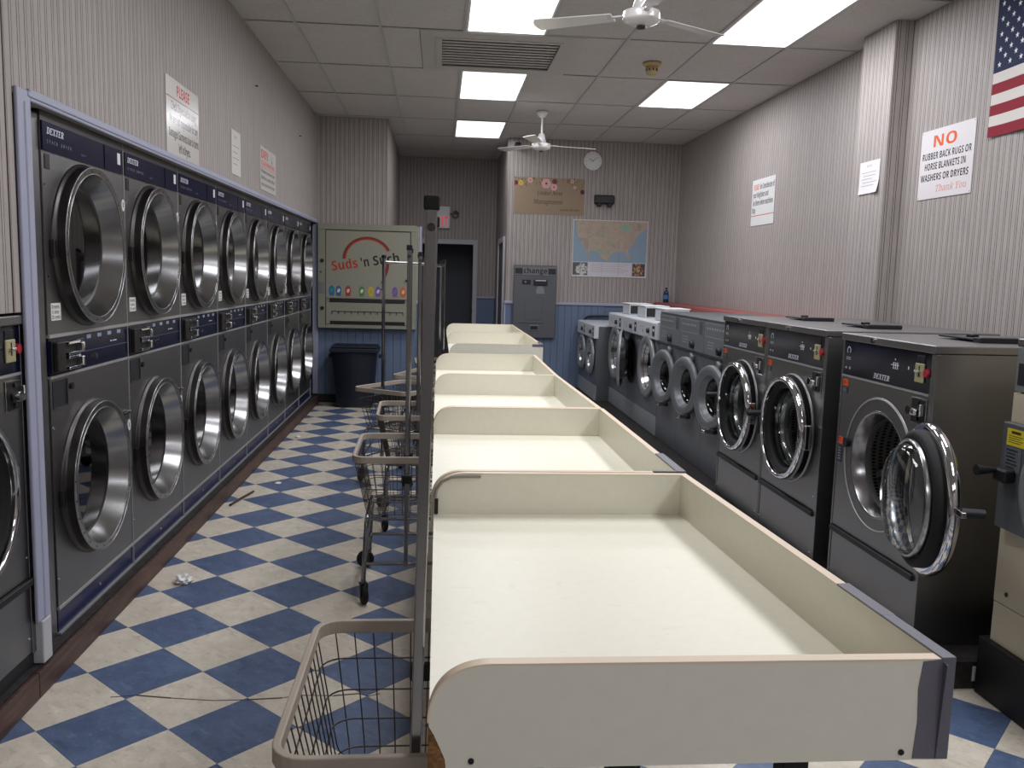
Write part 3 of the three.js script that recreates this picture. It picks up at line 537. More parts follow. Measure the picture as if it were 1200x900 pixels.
// ------------------------------------------------------------------ steel coin washers
const consoleTex = printed(1024, 224, (c, w, h) => {
  c.fillStyle = '#0b0e22'; c.fillRect(0, 0, w, h); c.fillStyle = '#10152f'; c.fillRect(140, 20, 360, 120);
  c.strokeStyle = '#b8bccb'; c.lineWidth = 9; c.beginPath(); c.arc(62, 60, 22, Math.PI * 0.75, Math.PI * 2.25); c.stroke(); c.fillStyle = '#9298ac'; c.fillRect(30, 104, 64, 6); c.fillRect(30, 116, 64, 6); c.fillRect(24, 170, 26, 14); c.fillRect(78, 168, 20, 18);
  c.fillStyle = '#d8dae4'; c.font = 'bold 54px serif'; c.fillText('III', 620, 122); c.fillRect(600, 96, 90, 5); c.fillRect(640, 60, 10, 10); c.fillRect(790, 92, 12, 18);
  c.font = 'italic bold 46px serif'; c.fillText('DEXTER', 400, 206);
}, { roughness: 0.14, specular: 0.45 });
const perfTex = canvasTex(256, 256, (c, w, h) => { c.fillStyle = '#b9b7b4'; c.fillRect(0, 0, w, h); c.fillStyle = '#101010'; for (let y = 0; y < 8; y++) for (let x = 0; x < 8; x++) { c.beginPath(); c.arc(16 + 32 * x + (y % 2) * 16, 16 + 32 * y, 9, 0, 7); c.fill(); } });
perfTex.repeat.set(14, 7);
const perf = std({ map: perfTex, metalness: 0.7, roughness: 0.4 });
const warnTex = printed(128, 64, (c, w, h) => { c.fillStyle = '#d4501a'; c.fillRect(0, 0, w, h); c.fillStyle = '#40180a'; c.fillRect(14, 14, 50, 9); c.fillRect(14, 34, 70, 7); });
const infoTex = printed(128, 96, (c, w, h) => { c.fillStyle = '#23262f'; c.fillRect(0, 0, w, h); c.fillStyle = '#8d93a2'; for (let k = 0; k < 5; k++) c.fillRect(12, 12 + k * 16, 70 + (k * 37) % 34, 5); });
function bowlDoor(parent, Rr) {        // chrome ring, gasket and glass bowl; +z is the outer face
  part('door_ring', latheZ([[Rr * 0.885, -0.008], [Rr * 0.89, 0.014], [Rr * 0.905, 0.022], [Rr * 0.935, 0.025], [Rr * 0.975, 0.02], [Rr, 0.006], [Rr, -0.012], [Rr * 0.96, -0.022], [Rr * 0.86, -0.02]], 64), M.chrome, parent);
  part('gasket', latheZ([[Rr * 0.888, 0.002], [Rr * 0.79, -0.012], [Rr * 0.76, -0.03], [Rr * 0.775, -0.052], [Rr * 0.84, -0.058], [Rr * 0.9, -0.045], [Rr * 0.9, -0.018], [Rr * 0.84, -0.004]], 56), M.rubber, parent);
  part('inner_rim', latheZ([[Rr * 0.775, -0.045], [Rr * 0.78, -0.072], [Rr * 0.75, -0.078], [Rr * 0.725, -0.07], [Rr * 0.735, -0.045]], 56), M.ring, parent);
  part('glass_bowl', latheZ([[Rr * 0.76, -0.02], [Rr * 0.73, -0.06], [Rr * 0.7, -0.09], [Rr * 0.63, -0.112], [Rr * 0.3, -0.125], [0, -0.128]], 48), M.clear, parent);
}
function makeWasher(label, opt = {}) {
  const W = opt.w ?? 0.786, h = W / 2, Ht = 1.22, t = thing('steel_washer', label, 'washer', [0, 0, 0], 0, 'stainless coin washers');
  const dy = 0.66, Rr = 0.285, DX = opt.dx ?? 0;
  part('cabinet', [wuv(BB(-h, -h + 0.012, 0, 1.185, -0.9, -0.018)), wuv(BB(h - 0.012, h, 0, 1.185, -0.9, -0.018)), wuv(BB(-h, h, 0, 1.185, -0.91, -0.9))], M.steel, t);
  part('corner_post', RBB(-h, -h + 0.014, 0, 1.185, -0.02, 0.003, 0.003), M.steel, t); part('corner_post', RBB(h - 0.034, h, 0, 1.185, -0.02, 0.003, 0.003), M.steel, t);
  part('top_cover', wuv(RBB(-h, h, 1.186, Ht, -0.9, 0.014, 0.006)), M.steel, t);
  part('top_lock', CY(0.012, 0.012, 0.016, -0.08, 1.203, 0.018, 'z', 14), M.chrome, t);
  part('console', B(W - 0.05, 0.158, 0.016, -0.01, 1.1035, -0.007), front(consoleTex, M.navy), t);
  part('console_rail', BB(-h + 0.014, h - 0.034, 1.014, 1.0235, -0.018, 0.004), M.rail, t);
  const cs = new THREE.Group(); cs.name = 'coin_acceptor'; t.add(cs);
  part('slot_plate', RBB(0.252, 0.318, 1.062, 1.14, 0, 0.008, 0.004), M.beige, cs); part('slot_mount', RBB(0.255, 0.315, 1.14, 1.172, 0, 0.004, 0.002, 1), M.black, cs); part('slot', BB(0.283, 0.289, 1.085, 1.13, 0.0075, 0.0095), M.dark, cs); part('return_lever', RB(0.03, 0.012, 0.016, 0.004, 0.283, 1.108, 0.014), M.chrome, cs);
  part('start_button', CY(0.016, 0.018, 0.012, 0.336, 1.105, 0.006, 'z', 20), M.red, t);
  part('front_panel', wuv(plate(rectShape(-h + 0.015, h - 0.035, 0.288, 1.012, [[DX, dy, 0.228]]), 0.016).translate(0, 0, -0.016)), M.steel, t);
  part('pull_bar', RBB(-h + 0.015, h - 0.03, 0.258, 0.284, -0.012, 0.016, 0.005), M.black, t);
  part('lower_panel', wuv(RBB(-h + 0.015, h - 0.035, 0.006, 0.255, -0.016, -0.001, 0.003)), M.steel, t);
  const cb = new THREE.Group(); cb.name = 'coin_box'; t.add(cb);
  part('box_frame', RBB(0.242, 0.352, 0.895, 1.002, 0, 0.005, 0.002, 1), M.ring, cb); part('box_shade_plate', BB(0.248, 0.346, 0.901, 0.996, 0.003, 0.006), M.black, cb); part('box_handle', RB(0.05, 0.03, 0.03, 0.01, 0.296, 0.945, 0.02), M.chrome, cb); part('box_handle_cap', CY(0.018, 0.014, 0.02, 0.278, 0.95, 0.03, 'z', 16), M.chrome, cb); for (const y of [0.915, 0.984]) part('box_screw', CY(0.008, 0.008, 0.008, 0.297, y, 0.008, 'z', 10), M.ringDark, cb); part('box_edge', RB(0.01, 0.05, 0.02, 0.004, 0.336, 0.955, 0.014), M.chrome, cb);  // black plate behind the handle paints the shade inside the coin box
  part('warning_sticker', B(0.056, 0.03, 0.001, -0.345, 0.985, 0.0008), front(warnTex, M.orange), t);
  part('notice_sticker', B(0.056, 0.028, 0.001, -0.345, 0.951, 0.0008), front(infoTex, M.dark), t);
  part('warning_sticker', B(0.045, 0.035, 0.001, -0.352, 0.705, 0.0008), front(warnTex, M.orange), t);
  part('notice_sticker', B(0.045, 0.08, 0.001, -0.352, 0.64, 0.0008), front(infoTex, M.dark), t);
  for (const [sx, sy] of [[-0.37, 0.06], [h - 0.05, 0.06], [h - 0.045, 0.36]]) part('panel_screw', CY(0.005, 0.005, 0.004, sx, sy, 0.001, 'z', 8), M.chrome, t);
  part('door_bezel', latheZ([[0.3, 0.0], [0.298, 0.005], [0.293, 0.005], [0.29, 0.002], [0.24, 0.003], [0.228, 0.0]], 64).translate(DX, dy, 0), M.steel, t);
  part('bezel_bead', new THREE.TorusGeometry(0.292, 0.0035, 6, 64).translate(DX, dy, 0.004), M.rail, t);
  part('door_funnel', latheZ([[0.238, 0.003], [0.234, 0.006], [0.226, 0.002], [0.212, -0.035], [0.204, -0.06]], 64).translate(DX, dy, 0), M.ring, t);
  part('drum', latheZ([[0.204, -0.05], [0.204, -0.08], [0.225, -0.09], [0.29, -0.12], [0.29, -0.6]], 48).translate(DX, dy, 0), perf, t);
  part('drum_back', CY(0.292, 0.292, 0.01, DX, dy, -0.6, 'z', 40), perf, t);
  for (let k = 0; k < 3; k++) { const b = part('drum_rib', RB(0.05, 0.06, 0.44, 0.015, 0, -0.26, -0.36), M.drum, t); b.position.set(DX, dy, 0); b.rotation.z = k * 2.094 + 0.9; }
  part('latch_catch', CY(0.022, 0.022, 0.02, DX - 0.268, dy + 0.05, 0.012, 'z', 18), M.black, t);
  const lid = new THREE.Group(); lid.name = 'soap_lid'; t.add(lid);
  part('lid_plate', RB(0.3, 0.01, 0.18, 0.004, 0.02, 0.008, 0).rotateX(-0.05).translate(0, Ht, -0.4), M.black, lid); part('lid_knob', RB(0.05, 0.016, 0.03, 0.005, 0.03, Ht + 0.022, -0.37), M.black, lid); part('lid_hinge', RB(0.05, 0.022, 0.19, 0.004, 0.16, Ht + 0.011, -0.4), M.black, lid);
  const hinge = new THREE.Group(); hinge.name = 'door'; hinge.position.set(DX + 0.3, dy, 0.052); hinge.rotation.y = opt.open ? opt.open : 0; t.add(hinge);
  const before = hinge.children.length; bowlDoor(hinge, Rr);
  for (const c of hinge.children.slice(before)) c.position.x = -0.288;
  part('hinge_bracket', RB(0.03, 0.13, 0.035, 0.006, 0.008, 0, -0.012), M.chrome, hinge);
  part('handle_arm', RB(0.075, 0.022, 0.02, 0.005, -0.6, 0.03, 0.005), M.ring, hinge);
  part('handle', CY(0.016, 0.018, 0.075, -0.6, 0.03, 0.045, 'z', 16), M.black, hinge);
  if (!opt.open) part('latch_hook', RB(0.02, 0.11, 0.03, 0.006, -0.585, -0.03, 0.01), M.black, hinge);
  return t;
}
const RT = -Math.PI / 2;
const w3 = makeWasher('steel front-load washer with its round door swung open', { open: R(168) }); w3.position.set(1.94, 0.1105, -3.5975); w3.rotation.y = RT;
const w2 = makeWasher('closed steel washer directly beside the one with the open door'); w2.position.set(1.94, 0.1105, -4.55); w2.rotation.y = RT;
copyOf(w2, 'steel_washer', 'closed steel washer between another steel washer and the grey washers', [1.94, 0.1105, -5.342], RT);
const w0 = makeWasher('steel washer across the aisle, left of the lavender trim post', { dx: -0.12 }); w0.position.set(-1.437, 0.157, -2.745); w0.rotation.y = Math.PI / 2;

// ------------------------------------------------------------------ grey washers with paired round doors
function ringDoor(g, Rr, mat, q, depth) {       // q: window share of the radius
  part('door_ring', latheZ([[Rr * q, 0.014], [Rr * (q + 0.02), 0.026], [Rr * (q * 0.5 + 0.5), 0.038], [Rr * 0.97, 0.028], [Rr, 0.012], [Rr, 0.0]], 48), mat, g);
  part('window_funnel', latheZ([[Rr * q, 0.014], [Rr * q * 0.97, 0.002], [Rr * q * 0.86, -depth]], 48), q < 0.7 ? M.ringGrey : M.ring, g);
  part('glass_bowl', latheZ([[Rr * q * 0.86, -depth], [Rr * q * 0.8, -depth - 0.03], [Rr * q * 0.6, -depth - 0.05], [0, -depth - 0.056]], 40), M.glass, g);
}
const greyConsole = printed(512, 200, (c, w, h) => { c.fillStyle = '#75787b'; c.fillRect(0, 0, w, h); c.strokeStyle = '#9b9ea1'; c.lineWidth = 4; c.strokeRect(12, 10, 380, 80); c.fillStyle = '#5a5d60'; c.fillRect(410, 10, 70, 80); c.fillStyle = '#a9acae'; for (let k = 0; k < 7; k++) c.fillRect(40 + k * 46, 34, 26, 12); for (let k = 0; k < 3; k++) c.fillRect(60, 120 + k * 18, 120, 4); }, { roughness: 0.45, metalness: 0.2 });
function makeGrey(label) {
  const W = 0.668, h = W / 2, dy = 0.605, t = thing('grey_washer', label, 'washer', [0, 0, 0], 0, 'grey front-load washers');
  part('cabinet', [BB(-h, -h + 0.01, 0, 1.15, -0.8, -0.016), BB(h - 0.01, h, 0, 1.15, -0.8, -0.016), BB(-h, h, 0, 1.15, -0.81, -0.8)], M.grey, t);
  part('top_cover', RBB(-h, h, 1.15, 1.165, -0.81, 0.004, 0.004), M.grey, t);
  part('front_panel', wuv(plate(rectShape(-h + 0.001, h - 0.001, 0.004, 0.892, [[0, dy, 0.16]]), 0.016).translate(0, 0, -0.016)), M.grey, t);
  part('console', B(W - 0.004, 0.25, 0.018, 0, 1.022, -0.002), front(greyConsole, M.greyPanel), t);
  part('console_rail', BB(-h, h, 0.885, 0.9, -0.01, 0.012), M.ring, t);
  part('knob', CY(0.026, 0.032, 0.03, 0.06, 0.945, 0.02, 'z', 20), M.black, t);
  const d = new THREE.Group(); d.name = 'door'; d.position.set(0.02 + 0.24, dy, 0.006); d.rotation.y = R(9); t.add(d);
  ringDoor(d, 0.24, M.ringGrey, 0.69, 0.025);
  part('handle', RB(0.11, 0.035, 0.04, 0.01, 0.08, -0.24, 0.035).rotateZ(0.12), M.black, d); part('handle_tip', RB(0.05, 0.024, 0.03, 0.008, -0.002, -0.246, 0.04), M.chrome, d);
  for (const c of d.children) c.position.x = -0.24;
  part('door_hinge', RB(0.07, 0.045, 0.03, 0.01, 0, 0.255, 0.016).rotateZ(-0.3), M.doorGrey, t).position.set(0, dy, 0);
  part('drum', latheZ([[0.16, -0.02], [0.24, -0.06], [0.24, -0.5], [0, -0.5]], 36).translate(0.02, dy, 0), M.drum, t);
  part('side_latch', CY(0.02, 0.024, 0.03, -0.31, 0.63, 0.014, 'z', 14), M.black, t);
  return t;
}
const g1 = makeGrey('grey front-load washer next to the white-topped washers'); g1.position.set(2.03, 0.1105, -7.45); g1.rotation.y = RT;
copyOf(g1, 'grey_washer', 'grey front-load washer in the middle of the three grey ones', [2.03, 0.1105, -6.779], RT);
copyOf(g1, 'grey_washer', 'grey front-load washer half hidden behind the steel washers', [2.03, 0.1105, -6.108], RT);

// ------------------------------------------------------------------ white-topped washers
const whiteConsole = printed(512, 128, (c, w, h) => { c.fillStyle = '#c6c9cd'; c.fillRect(0, 0, w, h); c.fillStyle = '#1c1d20'; c.fillRect(410, 18, 62, 92); c.fillStyle = '#e4e6e8'; c.fillRect(424, 44, 34, 22); c.fillStyle = '#9ba0a6'; c.fillRect(60, 40, 120, 6); c.fillRect(60, 60, 90, 5); c.fillStyle = '#85898e'; c.beginPath(); c.arc(150, 82, 16, 0, 7); c.fill(); }, { roughness: 0.4 });
function makeWhite(label, opt = {}) {
  const W = opt.w, h = W / 2, Ht = opt.ht, dy = opt.dy, Rr = opt.r, t = thing(opt.name, label, 'washer', [0, 0, 0], 0, opt.group);
  part('cabinet', [BB(-h, -h + 0.01, 0, Ht - 0.02, -0.75, -0.016), BB(h - 0.01, h, 0, Ht - 0.02, -0.75, -0.016), BB(-h, h, 0, Ht - 0.02, -0.76, -0.75)], M.grey, t);
  const cs = new THREE.Shape(); cs.moveTo(-0.5, Ht); cs.lineTo(0.02, Ht); cs.lineTo(0.034, Ht - 0.012); cs.lineTo(0.034, Ht - 0.16); cs.lineTo(-0.12, Ht - 0.16); cs.lineTo(-0.3, Ht - 0.03); cs.lineTo(-0.5, Ht - 0.03); cs.closePath();
  part('console_housing', plate(cs, W - 0.002).rotateY(-Math.PI / 2).translate(h - 0.001, 0, 0), M.enamel, t);
  part('console', B(W - 0.01, 0.135, 0.002, 0, Ht - 0.087, 0.035), front(whiteConsole, M.enamel), t);
  part('top_cover', BB(-h, h, Ht - 0.012, Ht - 0.002, -0.76, -0.5), M.enamel, t);
  part('dial', CY(0.022, 0.026, 0.025, 0.09, Ht - 0.09, 0.046, 'z', 18), M.black, t);
  part('front_panel', wuv(plate(rectShape(-h + 0.001, h - 0.001, 0.185, Ht - 0.162, [[0, dy, Rr * 0.72]]), 0.016).translate(0, 0, -0.016)), M.grey, t);
  part('kick_panel', RBB(-h + 0.001, h - 0.001, 0.004, 0.182, -0.016, 0.006, 0.004), M.kick, t);
  part('drum', latheZ([[Rr * 0.72, -0.005], [Rr * 0.72, -0.06], [Rr * 0.95, -0.08], [Rr * 0.95, -0.5], [0, -0.5]], 36).translate(0, dy, 0), M.drum, t);
  part('seal', latheZ([[Rr * 0.86, 0.0], [Rr * 0.86, 0.006], [Rr * 0.72, 0.004], [Rr * 0.68, -0.03]], 40).translate(0, dy, 0), M.rubber, t);
  const d = new THREE.Group(); d.name = 'door'; d.position.set(-Rr, dy, 0.01); d.rotation.y = -(opt.open ?? 0); t.add(d);
  const b = d.children.length; ringDoor(d, Rr, M.doorGrey, 0.76, 0.045); for (const c of d.children.slice(b)) c.position.x = Rr;
  part('door_pull', RB(0.022, 0.09, 0.03, 0.008, 2 * Rr - 0.03, -0.02, 0.045), M.doorGrey, d);
  if (opt.open) { for (const s of [-1, 1]) part('door_hinge', RB(0.06, 0.02, 0.03, 0.004, 0.03, s * 0.16, -0.012), M.ring, d); }
  if (opt.box) { const mb = new THREE.Group(); mb.name = 'meter_box'; t.add(mb); part('meter_case', RBB(-0.16, 0.2, Ht, Ht + 0.115, -0.32, -0.08, 0.008), M.enamel, mb); part('meter_side', BB(0.2005, 0.203, Ht + 0.012, Ht + 0.1, -0.31, -0.09), M.dark, mb); part('meter_top', RBB(-0.165, 0.205, Ht + 0.115, Ht + 0.125, -0.33, -0.07, 0.004), M.white, mb); }
  return t;
}
const wo = { name: 'white_top_washer', w: 0.748, ht: 1.06, dy: 0.625, r: 0.3, box: true, group: 'washers with white consoles' };
const wa = makeWhite('white-console washer next to the grey washers', wo); wa.position.set(2.03, 0.1105, -8.167); wa.rotation.y = RT;
const wb = makeWhite('white-console washer with its door standing open', { ...wo, open: R(17) }); wb.position.set(2.03, 0.1105, -8.917); wb.rotation.y = RT;
copyOf(wa, 'white_top_washer', 'white-console washer beside the gap before the small pair', [2.03, 0.1105, -9.667], RT);
const so = { name: 'small_washer', w: 0.615, ht: 0.905, dy: 0.52, r: 0.22, group: 'small white-console washers by the back wall' };
const sa = makeWhite('small white-console washer beside the gap in the row', so); sa.position.set(1.87, 0.1105, -10.38); sa.rotation.y = RT;
copyOf(sa, 'small_washer', 'small white-console washer against the blue wainscot', [1.87, 0.1105, -10.998], RT);
single('drain_hose', wireTube(fillet([V(1.885, 0.3, -11.36), V(1.9, 0.95, -11.37), V(1.95, 1.06, -11.365), V(2.3, 1.07, -11.36), V(2.75, 1.0, -11.36)], 0.12, 6), 0.011, 8), M.black, 'black hose looped over the small washers along the blue wainscot', 'hose');

// ------------------------------------------------------------------ cream washer at the shop-front end
{
  const t = thing('cream_washer', 'cream enamel washer with grey door panel and yellow sticker', 'washer', [2.12, 0.229, -2.625], RT);
  const W = 0.74, h = W / 2;
  part('cabinet', [BB(-h, h, 0, 0.155 - 0.002, -0.85, -0.002)], M.cream, t);
  part('body', wuv(plate(rectShape(-h, h, 0.157, 0.95, [[0.03, 0.62, 0.22]]), 0.02).translate(0, 0, -0.02)), M.cream, t);
  part('side_panel', [BB(-h, -h + 0.012, 0.157, 1.12, -0.85, -0.021), BB(h - 0.012, h, 0.157, 1.12, -0.85, -0.021), BB(-h, h, 0.157, 1.12, -0.86, -0.85)], M.cream, t);
  part('top_cover', RBB(-h, h, 1.12, 1.15, -0.86, 0.006, 0.006), M.steel, t);
  part('console', RBB(-h + 0.004, h - 0.004, 0.955, 1.118, -0.02, 0.004, 0.004), M.greyPanel, t);
  part('console_window', BB(-h + 0.02, h - 0.06, 0.98, 1.06, 0.004, 0.0055), M.dark, t);
  const s = rectShape(-0.35, 0.36, 0.455, 0.84, []), hole = new THREE.Path(); hole.absarc(0.03, 0.64, 0.165, 0, Math.PI * 2, true); s.holes.push(hole);
  const dp = new THREE.Group(); dp.name = 'door_panel'; t.add(dp);
  part('panel', plate(s, 0.03, 0.004).translate(0, 0, 0.006), M.grey, dp);
  part('porthole_ring', latheZ([[0.165, 0.0], [0.17, 0.03], [0.2, 0.045], [0.235, 0.03], [0.24, 0.008]], 48).translate(0.03, 0.64, 0.035), M.doorGrey, dp);
  part('porthole', latheZ([[0.168, 0.02], [0.15, -0.05], [0.1, -0.075], [0, -0.08]], 40).translate(0.03, 0.64, 0.03), M.clear, dp);
  part('handle', [RB(0.07, 0.05, 0.05, 0.012, -0.295, 0.655, 0.06), CY(0.02, 0.008, 0.09, -0.315, 0.67, 0.11, 'z', 14)], M.black, dp);
  part('caution_sticker', B(0.1, 0.062, 0.001, -0.275, 0.795, 0.0412), front(printed(256, 160, (c, w, h2) => { c.fillStyle = '#d9c62e'; c.fillRect(0, 0, w, h2); c.fillStyle = '#3a3410'; c.fillRect(60, 20, 130, 26); c.font = '20px sans-serif'; for (let k = 0; k < 4; k++) c.fillRect(24, 64 + k * 20, 200 - (k % 2) * 30, 7); }), M.yellow), dp);
  part('instruction_print', B(0.09, 0.09, 0.001, -0.285, 0.715, 0.0411), front(printed(128, 128, (c, w, h2) => { c.fillStyle = '#63666a'; c.fillRect(0, 0, w, h2); c.fillStyle = '#1e1f22'; for (let k = 0; k < 6; k++) c.fillRect(12 + (k % 2) * 6, 14 + k * 18, 90 - (k * 23) % 30, 8); }), M.grey), dp);
  part('drum', latheZ([[0.22, -0.02], [0.28, -0.06], [0.28, -0.5], [0, -0.5]], 36).translate(0.03, 0.62, 0), M.drum, t);
  part('screw', CY(0.008, 0.008, 0.006, -0.3, 0.2, 0.001, 'z', 12), M.ringDark, t);
}
// ------------------------------------------------------------------ soap vending machine
{
  const t = thing('soap_vending_machine', 'pale green soap vending cabinet with arched lettering, hung on the wall', 'vending machine', [-0.834, 0.9, ZL]);
  const w = 0.57, hh = 1.21, z0 = 0.1;
  part('cabinet', RBB(-w, w, 0, hh, 0.001, z0, 0.008), M.vend, t);
  part('door_frame', [RBB(-w, w, hh - 0.07, hh, z0, z0 + 0.02, 0.004), RBB(-w, -w + 0.09, 0, hh - 0.071, z0, z0 + 0.02, 0.004), RBB(w - 0.07, w, 0, hh - 0.071, z0, z0 + 0.02, 0.004), RBB(-w + 0.091, w - 0.071, 0, 0.04, z0, z0 + 0.02, 0.004)], M.vend, t);
  const sign = printed(1024, 900, (c, W, Hh) => {
    c.fillStyle = '#939282'; c.fillRect(0, 0, W, Hh);
    c.lineWidth = 40; c.strokeStyle = '#7a2a22'; c.lineCap = 'butt'; c.beginPath(); c.arc(500, 380, 278, Math.PI, Math.PI * 1.86); c.stroke();
    c.lineWidth = 14; c.strokeStyle = '#b0483c'; c.beginPath(); c.arc(500, 380, 262, Math.PI, Math.PI * 1.86); c.stroke();
    c.fillStyle = '#7a2a22'; c.beginPath(); c.moveTo(758, 385); c.quadraticCurveTo(782, 540, 672, 690); c.lineTo(654, 706); c.quadraticCurveTo(738, 540, 722, 390); c.closePath(); c.fill();
    c.fillStyle = '#1b1b1b'; c.fillRect(664, 762, 40, 18);
    c.save(); c.translate(80, 540); c.rotate(-0.165); c.fillStyle = '#b23226'; squeeze(c, 'Suds', 0, 0, 320, 'bold 172px sans-serif'); c.fillStyle = '#181818'; squeeze(c, "'n", 350, 0, 110, 'bold 172px sans-serif'); squeeze(c, 'Such', 500, 0, 330, 'bold 172px sans-serif'); c.restore();
    const cols = [['#2f6d9e', '#2f9a78'], ['#35608f', '#cfd8e0'], ['#a5362d', '#e4c9c0'], ['#4c7f50', '#ded9c8'], ['#c9ab35', '#7fae5d'], ['#6f5d9a', '#cfc6dd'], ['#87508f', '#4f80b4'], ['#c6623a', '#e6b7a0']];
    [40, 122, 236, 400, 512, 596, 800, 900].forEach((x, k) => { c.fillStyle = cols[k][0]; c.beginPath(); c.ellipse(x + 34, 800, 34, 66, 0, 0, 7); c.fill(); c.fillStyle = cols[k][1]; c.beginPath(); c.ellipse(x + 36, 800, 17, 28, 0.3, 0, 7); c.fill(); c.fillStyle = cols[k][0]; c.fillRect(x + 6, 826, 56, 44); });
  });
  part('display_door', B(0.985, 0.79, 0.012, 0.01, 0.745, z0 + 0.006), front(sign, M.vendFace), t);
  part('door_gap_shade', [BB(-0.483, 0.503, 1.134, 1.14, z0, z0 + 0.021), BB(0.4965, 0.5035, 0.04, 1.14, z0, z0 + 0.021), BB(-0.483, -0.4765, 0.04, 1.14, z0, z0 + 0.021)], M.dark, t);  // dark strips paint the shade in the gap around the door
  part('product_ledge', RBB(-0.43, 0.44, 0.305, 0.345, z0, z0 + 0.022, 0.004), M.ringDark, t);
  part('coin_face', B(0.97, 0.25, 0.012, 0.01, 0.175, z0 + 0.007), M.vendFace, t);
  part('slide_track', BB(-0.41, 0.42, 0.192, 0.2, z0 + 0.012, z0 + 0.018), M.dark, t);
  for (let k = 0; k < 12; k++) part('slide_pin', BB(-0.41 + k * 0.0748, -0.402 + k * 0.0748, 0.165, 0.193, z0 + 0.012, z0 + 0.02), M.dark, t);
  for (let k = 0; k < 11; k++) part('column_groove', BB(-0.373 + k * 0.0748, -0.371 + k * 0.0748, 0.09, 0.3, z0 + 0.0125, z0 + 0.0138), M.vend, t);
  part('tray_shade_plate', BB(-0.43, 0.44, 0.045, 0.085, z0 + 0.001, z0 + 0.0155), M.black, t);  // flat black sheet, opening painted as shade
  const cm = new THREE.Group(); cm.name = 'coin_column'; t.add(cm);
  for (const y of [0.78, 0.23]) part('lock', CY(0.022, 0.022, 0.014, -w + 0.05, y, z0 + 0.024, 'z', 18), M.dark, cm); part('coin_plate', RBB(-w + 0.012, -w + 0.08, 0.4, 0.54, z0 + 0.018, z0 + 0.024, 0.003), M.greyPanel, cm); part('coin_button', CY(0.01, 0.01, 0.01, -w + 0.035, 0.65, z0 + 0.022, 'z', 10), M.dark, cm);
  part('door_knob', CY(0.014, 0.014, 0.016, 0.455, 0.57, z0 + 0.018, 'z', 14), M.dark, t);
}
// ------------------------------------------------------------------ change machine
{
  const t = thing('change_machine', 'dark grey coin change machine set on the back wall', 'change machine', [1.255, 0.76, ZB]);
  const w = 0.282, h = 0.95;
  part('case', RBB(-w, w, 0, h, 0.024, 0.07, 0.008), M.changeGrey, t);
  part('header', B(2 * w - 0.01, 0.13, 0.008, 0, h - 0.085, 0.072), front(printed(512, 128, (c, W, Hh) => { c.fillStyle = '#6d6f74'; c.fillRect(0, 0, W, Hh); c.fillStyle = '#1b1b1e'; c.fillRect(8, 20, 92, 74); c.fillRect(412, 20, 92, 74); c.fillRect(0, 112, W, 8); c.fillStyle = '#141416'; squeeze(c, 'change', 110, 84, 292, 'bold 92px sans-serif'); }), M.changeGrey), t);
  part('coin_return', RBB(-0.17, -0.06, h - 0.25, h - 0.19, 0.07, 0.08, 0.01), M.black, t); part('coin_knob', CY(0.014, 0.014, 0.012, -0.13, h - 0.22, 0.084, 'z', 14), M.ring, t);
  const bv = new THREE.Group(); bv.name = 'bill_acceptor'; t.add(bv); part('bill_shade_block', RBB(-0.02, 0.16, h - 0.26, h - 0.185, 0.07, 0.095, 0.006), M.black, bv); part('bill_lip', RBB(0.0, 0.14, h - 0.205, h - 0.192, 0.09, 0.105, 0.003), M.enamel, bv);  // raised black block, darkness of the bill slot put into its colour
  const tp = new THREE.Shape(); tp.moveTo(0.015, h - 0.37); tp.lineTo(0.125, h - 0.37); tp.lineTo(0.122, h - 0.31); tp.lineTo(0.1, h - 0.27); tp.lineTo(0.04, h - 0.27); tp.lineTo(0.018, h - 0.31); tp.closePath(); part('notice_tag', plate(tp, 0.003).translate(0, 0, 0.071), M.greyPanel, t);
  part('door_panel', [RBB(-0.12, 0.1, 0.24, 0.56, 0.07, 0.074, 0.003, 1)], M.changeGrey, t); part('door_ridge', RBB(-0.2, 0.12, 0.198, 0.21, 0.07, 0.082, 0.003), M.changeGrey, t);
  const cup = new THREE.Group(); cup.name = 'coin_cup'; t.add(cup); part('cup_frame', RBB(-0.06, 0.06, 0.1, 0.17, 0.07, 0.082, 0.006), M.greyPanel, cup); part('cup_shade_plate', BB(-0.05, 0.05, 0.11, 0.16, 0.082, 0.0835), M.black, cup);  // black sheet on the frame paints the shaded inside of the cup
}
// ------------------------------------------------------------------ rubbish bin
{
  const t = thing('rubbish_bin', 'tall dark blue plastic rubbish bin under the soap vending machine', 'bin', [-0.955, 0, -10.17]);
  const taper = new THREE.CylinderGeometry(0.345, 0.285, 0.66, 4, 1).rotateY(Math.PI / 4).scale(1, 1, 0.82).translate(0, 0.331, 0); part('body', taper.toNonIndexed(), M.can, t); taper.computeVertexNormals();
  part('rim', RBB(-0.275, 0.275, 0.64, 0.69, -0.225, 0.225, 0.012), M.can, t); part('lid', RBB(-0.26, 0.26, 0.69, 0.715, -0.21, 0.21, 0.012), M.can, t);
  for (const s of [-1, 1]) part('handle', RBB(s * 0.27, s * 0.3, 0.57, 0.61, -0.06, 0.06, 0.008), M.can, t);
}
